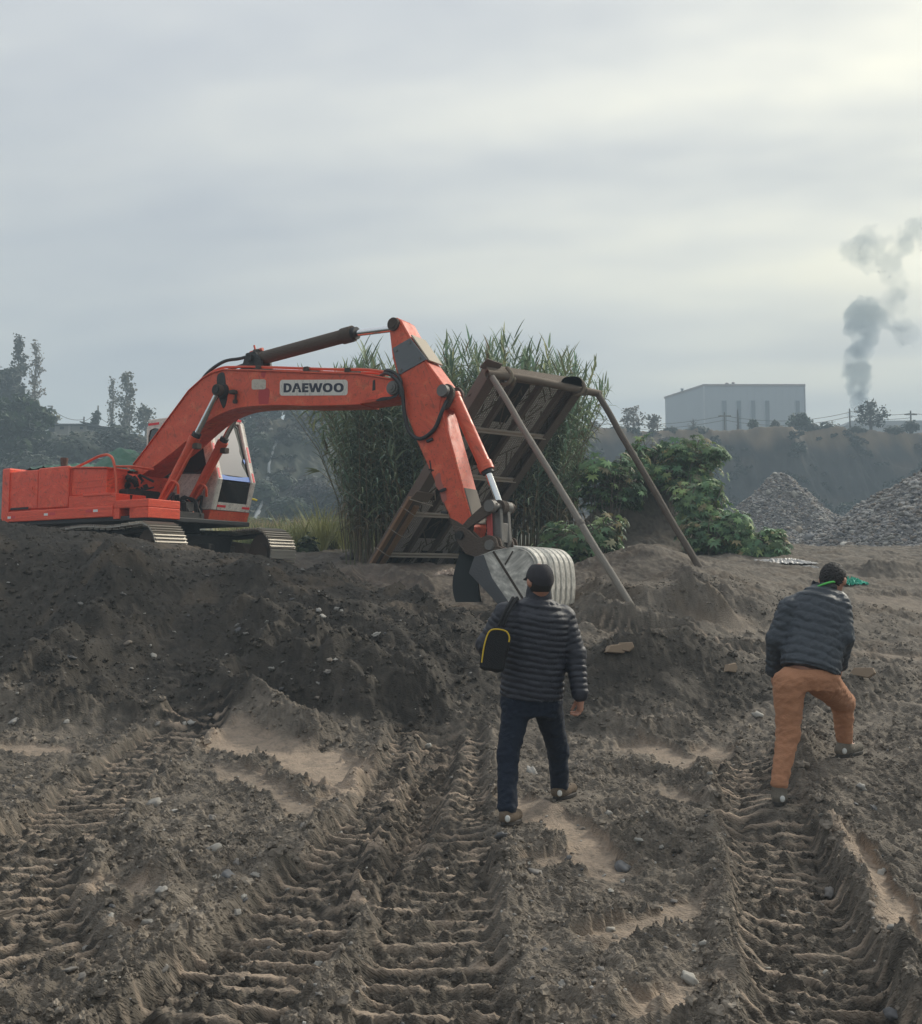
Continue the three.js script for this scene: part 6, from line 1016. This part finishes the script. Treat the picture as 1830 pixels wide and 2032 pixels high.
{ // smoke: blue-grey puffs that dim the sky behind them
  const D = 190, S = 3.434, k = D / FOCAL, P = (zx, zy, zr, q = 0) => [at(1300 + zx / S, 430 + zy / S, D + q), zr / S * k];
  const low = [[1365, 1350, 34], [1380, 1270, 60], [1400, 1180, 62], [1385, 1090, 80], [1420, 1040, 60], [1350, 980, 66], [1400, 900, 70], [1450, 800, 78], [1420, 700, 108], [1370, 640, 66], [1500, 690, 74], [1440, 620, 60], [1345, 740, 50], [1400, 1000, 60]].map((a, i) => P(...a, 3 * Math.sin(i * 2.3))), high = [[1560, 650, 60], [1640, 590, 60], [1645, 520, 64], [1620, 430, 62], [1570, 350, 72], [1500, 290, 76], [1420, 260, 80], [1360, 200, 76], [1440, 140, 66], [1520, 190, 60], [1640, 250, 66], [1690, 170, 70], [1760, 110, 80], [1840, 90, 80], [1690, 800, 62], [1720, 750, 46], [1610, 760, 40]].map((a, i) => P(...a, 3 * Math.sin(i * 1.7)));
  const field = (list, amp) => (x, y, z) => { let m = 9; for (const [c, r] of list) m = smin(m, hyp(x - c.x, y - c.y, (z - c.z) * .9) - r * 1.12, 1.6); return m < 2.6 ? m + amp * fbm3(x * .2, y * .2, z * .2, 3) * 1.3 + amp * .22 * Math.abs(n3(x * .7, y * .7, z * .7)) : m; };
  const o = thing('smoke_plume', 'grey smoke plume rising beyond the cliff at the far right', 'smoke');
  const air = (a, dist) => phys([1, 1, 1], 0, { transmission: 1, thickness: 1, ior: 1.0, specularIntensity: 0, attenuationColor: new THREE.Color().setRGB(...a), attenuationDistance: dist });
  const bb = (list) => bounds(list.map(([c]) => c), 9.5);
  mesh('thick_puffs', nets(field(low, 1.5), ...bb(low), .42), air([.28, .32, .355], 9.5), o).userData.kind = 'stuff'; mesh('thin_puffs', nets(field(high, 1.9), ...bb(high), .45), air([.38, .415, .445], 15), o).userData.kind = 'stuff';
}
// ---------- gravel piles, stones, clods, litter ----------
function rock(seed, det = 2, flat = .7, rough = .22) { const g = new THREE.IcosahedronGeometry(1, det), p = g.attributes.position; for (let i = 0; i < p.count; i++) { const v = V(p.getX(i), p.getY(i), p.getZ(i)), r = 1 + rough * n3(v.x * 1.1 + seed * 9, v.y * 1.1, v.z * 1.1) + rough * .3 * n3(v.x * 3 + seed, v.y * 3, v.z * 3); p.setXYZ(i, v.x * r, v.y * r * flat, v.z * r * .85); } const m = mergeVertices(g.deleteAttribute('normal').deleteAttribute('uv')); m.computeVertexNormals(); return m; }
const stoneMat = std([1, 1, 1], .8, { vertexColors: false }), rockGeos = [rock(1, 2, .7, .4), rock(2, 2, .55, .45), rock(3, 2, .8, .35), rock(4, 1, .6, .5)], smallRock = [rock(5, 1, .7, .25), rock(6, 1, .6, .3), rock(7, 1, .8, .3)];
function scatter(name, geo, mat, n, place, parent) { // place(i) -> [x, y, z, size, colour]
  const im = new THREE.InstancedMesh(geo, mat, n), M4 = new THREE.Matrix4(), Q = new THREE.Quaternion(), E = new THREE.Euler(), c = new THREE.Color(), rd = rng(name.length * 131 + n);
  for (let i = 0; i < n; i++) { const [x, y, z, s, col] = place(i, rd); E.set((rd() - .5) * .9, rd() * 6.28, (rd() - .5) * .9); M4.compose(V(x, y, z), Q.setFromEuler(E), V(s * lerp(.8, 1.3, rd()), s, s)); im.setMatrixAt(i, M4); c.setRGB(...col); im.setColorAt(i, c); }
  im.castShadow = im.receiveShadow = true; im.name = parent ? name : numbered(name); im.userData.kind = 'stuff'; (parent ?? scene).add(im); return im;
}
const STONE = [[.30, .285, .26], [.38, .365, .34], [.22, .205, .19], [.16, .16, .165], [.42, .40, .36], [.27, .23, .19]];
const STONEM = STONE.map((c) => std(c.map((v) => v * .72), .85));
function pile(label, px, py, d, w, hgt, seed, n) {
  const k = d / FOCAL, c = at(px, py, d), gy = H(c.x, d, false), top = c.y, Hh = top - gy, R = w * k, o = thing('gravel_pile', label, 'gravel pile', [c.x, gy - .1, -d]), nr = 70, na = 150, pos = [], col = [], idx = [], rd = rng(seed);
  const prof = (r, a) => { const q = r / R * (1 + .12 * n2(Math.cos(a) * 1.3 + seed, Math.sin(a) * 1.3)), s = Math.max(0, 1 - Math.sqrt(q * q * .96 + .004)); return Hh * (1.03 * s * (.9 + .1 * s)) + .14 * n2(Math.cos(a) * r * .9, Math.sin(a) * r * .9 + seed) + .05 * n2b(Math.cos(a) * r * 3, Math.sin(a) * r * 3); };
  for (let j = 0; j <= nr; j++) for (let i = 0; i < na; i++) { const r = R * 1.08 * j / nr, a = i / na * 6.2832, v = .75 + .3 * fbm(Math.cos(a) * r * 2, Math.sin(a) * r * 2 + seed, 3); pos.push(Math.cos(a) * r, prof(r, a), Math.sin(a) * r); col.push(.24 * v, .228 * v, .222 * v); }
  for (let j = 0; j < nr; j++) for (let i = 0; i < na; i++) { const a = j * na + i, b = j * na + (i + 1) % na; idx.push(a, b, a + na, b, b + na, a + na); }
  const g = new THREE.BufferGeometry(); g.setAttribute('position', new THREE.Float32BufferAttribute(pos, 3)); g.setAttribute('color', new THREE.Float32BufferAttribute(col, 3)); g.setAttribute('uv', new THREE.Float32BufferAttribute(new Float32Array(pos.length / 3 * 2), 2)); g.setIndex(idx); g.computeVertexNormals();
  mesh('heap', g, std([1, 1, 1], .95, { vertexColors: true }), o);
  const put = (s0, s1, pw) => (i, rr) => { const r = R * 1.1 * Math.sqrt(rr()), a = rr() * 6.28, s = lerp(s0, s1, Math.pow(rr(), pw)), q = STONE[Math.floor(rr() * 6)], f = lerp(.65, 1.1, rr()); return [Math.cos(a) * r, prof(r, a) + s * .1, Math.sin(a) * r, s, [q[0] * f, q[1] * f, q[2] * f * 1.03]]; };
  scatter('gravel', smallRock[0], stoneMat, n * 2, put(.02, .075, 2.2), o); scatter('gravel', smallRock[1], stoneMat, n >> 1, put(.03, .11, 2.8), o);
  for (let i = 0; i < 26; i++) { const [x, y, z, s, q] = put(.09, .24, 1.8)(i, rd), m = mesh('cobble', rockGeos[i % 4], std([q[0] * 1.25, q[1] * 1.25, q[2] * 1.2], .85), o); m.position.set(x, y, z); m.scale.setScalar(s); m.rotation.set(rd(), rd() * 6, rd()); }
}
pile('grey gravel pile between the green bushes and the larger pile', 1548, 928, 42, 165, 0, 301, 9000);
pile('larger gravel pile with rounded cobbles at the right edge', 1872, 905, 30, 320, 0, 302, 14000);
// loose stones on the soil: pebbles beyond counting, and the ones that stand out
function hit(px, py) { const r = rayOf(px, py); let t0 = 2; for (let t = 2; t < 60; t *= 1.002) { if (EYE.y + r.y * t < H(r.x * t, -r.z * t, false)) return [r.x * t0, -r.z * t0]; t0 = t; } return [r.x * t0, -r.z * t0]; }
{
  const rd = rng(401);
  const spot = (rr) => { const d = 2.9 + 11 * Math.pow(rr(), 1.7), px = -60 + 1950 * rr(); return [(px - 915) / FOCAL * d, d]; };
  const pebble = (s0, s1, pw, shade) => (i, rr) => { let x, d, t = 0; do { [x, d] = spot(rr); t++; H(x, d, false); } while (t < 3 && (detail.bar > .3 || detail.pale > .6)); const s = lerp(s0, s1, Math.pow(rr(), pw)), q = STONE[Math.floor(rr() * 6)], f = lerp(.5, 1.05, rr()) * shade; return [x, H(x, d) + s * .22, -d, s, [q[0] * f, q[1] * f, q[2] * f]]; };
  tag(scatter('pebbles', smallRock[0], stoneMat, 1500, pebble(.003, .012, 1.8, .9)), 'small grey pebbles strewn over the soil', 'pebbles', null, 'stuff');
  tag(scatter('pebbles', rockGeos[1], stoneMat, 420, pebble(.006, .020, 2.6, .95)), 'larger grey pebbles strewn over the soil', 'pebbles', null, 'stuff');
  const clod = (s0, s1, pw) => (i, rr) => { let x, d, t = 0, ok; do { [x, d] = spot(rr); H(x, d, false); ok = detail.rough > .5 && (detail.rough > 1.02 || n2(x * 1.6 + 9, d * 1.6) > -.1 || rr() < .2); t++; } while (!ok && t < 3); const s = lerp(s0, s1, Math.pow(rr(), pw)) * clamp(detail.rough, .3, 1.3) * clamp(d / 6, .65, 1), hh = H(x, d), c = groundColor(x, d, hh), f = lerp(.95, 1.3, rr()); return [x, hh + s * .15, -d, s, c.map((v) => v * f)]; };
  const lump = (seed) => { const g = rock(seed, 1, .8, .8).toNonIndexed(); g.computeVertexNormals(); return g; };
  const clodMat = std([1, 1, 1], .97);
  for (let k = 0; k < 3; k++) tag(scatter('soil_clods', lump(20 + k), clodMat, [30000, 30000, 9000][k], k < 2 ? clod(.003, .012, 1.8) : clod(.008, .03, 3)), ['crumbly dark soil clods on the churned ground', 'loose crumbs of soil along the track prints', 'broken lumps of soil on the berms'][k], 'soil', null, 'stuff');
  // stones one can point at
  const named = [[308, 1597, .062, 0, 'largest pale stone at left, on the soil between the two crawler prints'], [425, 1709, .04, 0, 'egg-shaped grey stone left of the diagonal crawler print'], [452, 1769, .04, 3, 'dark blue-grey stone in the little heap left of the diagonal print'], [1236, 1721, .046, 3, 'smooth grey stone right of the dried strip, tilted'], [1065, 1742, .045, 2, 'upright grey stone below the dried strip'], [995, 1676, .036, 3, 'dark stone beside the near shoe of the person in navy'], [345, 1624, .032, 1, 'pale stone just behind the largest stone'], [420, 1637, .034, 2, 'grey stone right of the largest stone'], [640, 1228, .045, 4, 'white stone lying alone on the upper slope of the heap'], [747, 1263, .05, 4, 'white elongated stone on the heap slope below the boom'], [850, 1478, .04, 4, 'white stone in the middle crawler print'], [377, 1434, .048, 1, 'round stone at the head of the left crawler print'], [1646, 1777, .035, 2, 'rounded brownish stone in the right-hand crawler print'], [1368, 1939, .034, 4, 'white stone near the bottom, left of the right-hand print'], [690, 1112, .2, 2, 'angular concrete lump at the foot of the reeds'], [1772, 1998, .03, 3, 'grey stone at the bottom of the right-hand print'], [1055, 1540, .045, 1, 'round stone between the legs of the person in navy'], [1505, 1430, .05, 4, 'pale oval stone in front of the person in brown trousers'], [1710, 1575, .036, 1, 'pair-mate stone on the bank right of the person in brown trousers'], [1210, 1615, .03, 4, 'small upright white stone right of the navy person']];
  for (const [px, py, s, c, label] of named) { const [x, d] = hit(px, py), m = mesh('stone', rockGeos[(px * 7) % 4], std(STONE[c].map((v) => v * .8), .8)); m.position.set(x, H(x, d) + s * .2, -d); m.scale.set(s * 1.1, s * .9, s * .9); m.rotation.set(rd() - .5, rd() * 6, rd() - .5); tag(m, label, 'stone'); }
  const grp = 'stones scattered on the ground', regions = [[0, 700, 1110, 1440, 80, .012, .042, 'pale rounded stone on the dark slope of the soil heap'], [1000, 1440, 1500, 2000, 46, .009, .026, 'rounded stone on the churned soil between the middle and right prints'], [100, 640, 1600, 1960, 36, .009, .026, 'rounded stone on the soil left of the diagonal print'], [1600, 1830, 1420, 1960, 22, .009, .024, 'rounded stone on the bank right of the right-hand print']];
  for (const [x0, x1, y0, y1, n, s0, s1, label] of regions) for (let i = 0; i < n; i++) { const [x, d] = hit(lerp(x0, x1, rd()), lerp(y0, y1, rd())), s = lerp(s0, s1, Math.pow(rd(), 2.4)), f = lerp(.75, 1.1, rd()), m = mesh('stone', rockGeos[i % 4], STONEM[Math.floor(rd() * 6)]); m.position.set(x, H(x, d) + s * .1, -d); m.scale.set(s * lerp(1, 1.6, rd()), s * lerp(.7, 1, rd()), s); m.rotation.set(rd() - .5, rd() * 6, rd() - .5); tag(m, label, 'stone', grp + ': ' + label.split(' on the ')[1]); }
}
// cloth and litter
function sheet(name, label, category, px, py, w, l, hgt, mat, seed, turn = 0, n = 44) {
  const [x0, d0] = hit(px, py), pos = [], idx = [], uv = [], rd = rng(seed);
  for (let j = 0; j <= n; j++) for (let i = 0; i <= n; i++) { const u = i / n - .5, v = j / n - .5, e = 1 + .3 * n2(u * 3 + seed, v * 3) + .12 * n2b(u * 9 + seed, v * 9), a = u * w * e, b = v * l * e, x = x0 + a * Math.cos(turn) - b * Math.sin(turn), d = d0 + a * Math.sin(turn) + b * Math.cos(turn), f = Math.abs(n2(u * 6 + seed, v * 7)) * .6 + Math.abs(n2b(u * 13, v * 11 + seed)) * .4; pos.push(x, H(x, d, false) + .02 + hgt * f * (1 - 2.6 * Math.max(u * u, v * v)), -d); uv.push(u, v); }
  for (let j = 0; j < n; j++) for (let i = 0; i < n; i++) { const a = j * (n + 1) + i; idx.push(a, a + 1, a + n + 1, a + 1, a + n + 2, a + n + 1); }
  const g = new THREE.BufferGeometry(); g.setAttribute('position', new THREE.Float32BufferAttribute(pos, 3)); g.setAttribute('uv', new THREE.Float32BufferAttribute(uv, 2)); g.setIndex(idx); g.computeVertexNormals(); return tag(mesh(name, g, mat), label, category);
}
const plasticPale = phys([.42, .41, .40], .45, { side: THREE.DoubleSide }), netGreen = phys([.02, .36, .24], .6, { side: THREE.DoubleSide });
sheet('plastic_sheet', 'crumpled pale plastic sheet on the soil behind the bowed person', 'plastic sheet', 1556, 1118, .85, .5, .12, plasticPale, 3, .1);
sheet('plastic_scrap', 'small pale plastic scrap right of the plastic sheet', 'plastic sheet', 1608, 1128, .22, .14, .06, plasticPale, 5);
sheet('net_scrap', 'bright green net scrap on the soil beside the bowed head', 'net', 1690, 1160, .34, .3, .16, netGreen, 8, .3);
sheet('paper_scrap', 'pale sheet of cardboard below the sieve, behind the black flap', 'cardboard', 900, 1142, .5, .3, .16, std([.5, .42, .35], .85, { side: THREE.DoubleSide }), 12);
sheet('plastic_scrap', 'pale folded scrap at the foot of the larger gravel pile', 'plastic sheet', 1745, 1085, .4, .4, .16, plasticPale, 15);
for (const [px, py, w, l, a, label] of [[1222, 1292, .13, .1, .3, 'broken wooden board lying on the bank right of the navy person'], [1240, 1300, .1, .08, -.2, 'splinter of board next to the broken board'], [1450, 1340, .08, .06, .5, 'board scrap left of the bowed person'], [1712, 1352, .12, .06, -.6, 'board scrap right of the orange-brown knee']]) { const [x, d] = hit(px, py), b = plate([[-w, -.03], [-w * .6, .04], [w * .8, .05], [w, .0], [w * .5, -.05]], -l / 2, l / 2, .006).rotateX(-.2); b.rotateY(a); b.translate(x, H(x, d) + .05, -d); tag(mesh('board_scrap', b, std([.27, .20, .14], .9)), label, 'board'); }
{ // tarpaulins lying on the engine hood
  const mat = phys([.055, .15, .105], .5, { side: THREE.DoubleSide });
  const tarp = (label, pts, seed) => { const n = 26, pos = [], idx = [], uv = []; for (let j = 0; j <= n; j++) for (let i = 0; i <= n; i++) { const u = i / n, v = j / n, [x0, x1, z0, z1, hf] = pts; const x = lerp(x0, x1, u), z = lerp(z0, z1, v), f = hf(u, v) + .05 * Math.abs(n2(u * 4 + seed, v * 4)) + .03 * n2b(u * 9, v * 9 + seed); pos.push(x + .05 * n2(v * 3, u * 3 + seed), f, z + .05 * n2b(u * 3, v * 3)); uv.push(u, v); } for (let j = 0; j < n; j++) for (let i = 0; i < n; i++) { const a = j * (n + 1) + i; idx.push(a, a + n + 1, a + 1, a + 1, a + n + 1, a + n + 2); } const g = new THREE.BufferGeometry(); g.setAttribute('position', new THREE.Float32BufferAttribute(pos, 3)); g.setAttribute('uv', new THREE.Float32BufferAttribute(uv, 2)); g.setIndex(idx); g.computeVertexNormals(); const m = mesh('tarpaulin', g, mat); m.position.copy(excavator.position); m.rotation.copy(excavator.rotation); return tag(m, label, 'tarpaulin'); };
  tarp('crumpled green tarpaulin on the engine hood beside the exhaust pipe', [-2.72, -1.55, -.2, .9, (u, v) => 2.06 + .24 * Math.exp(-(((u - .35) / .3) ** 2)) * (1 - v * .8) + .02], 3);
  tarp('green tarpaulin folded into a peak next to the boom foot', [-1.25, .0, -.3, .72, (u, v) => Math.max(1.93, 2.05 + .48 * Math.max(0, 1 - Math.abs(u - .2) * (u < .2 ? 7 : 1.3)) * sst(1, .4, v) - .1 * u)], 7);
}
renderer.render(scene, camera);
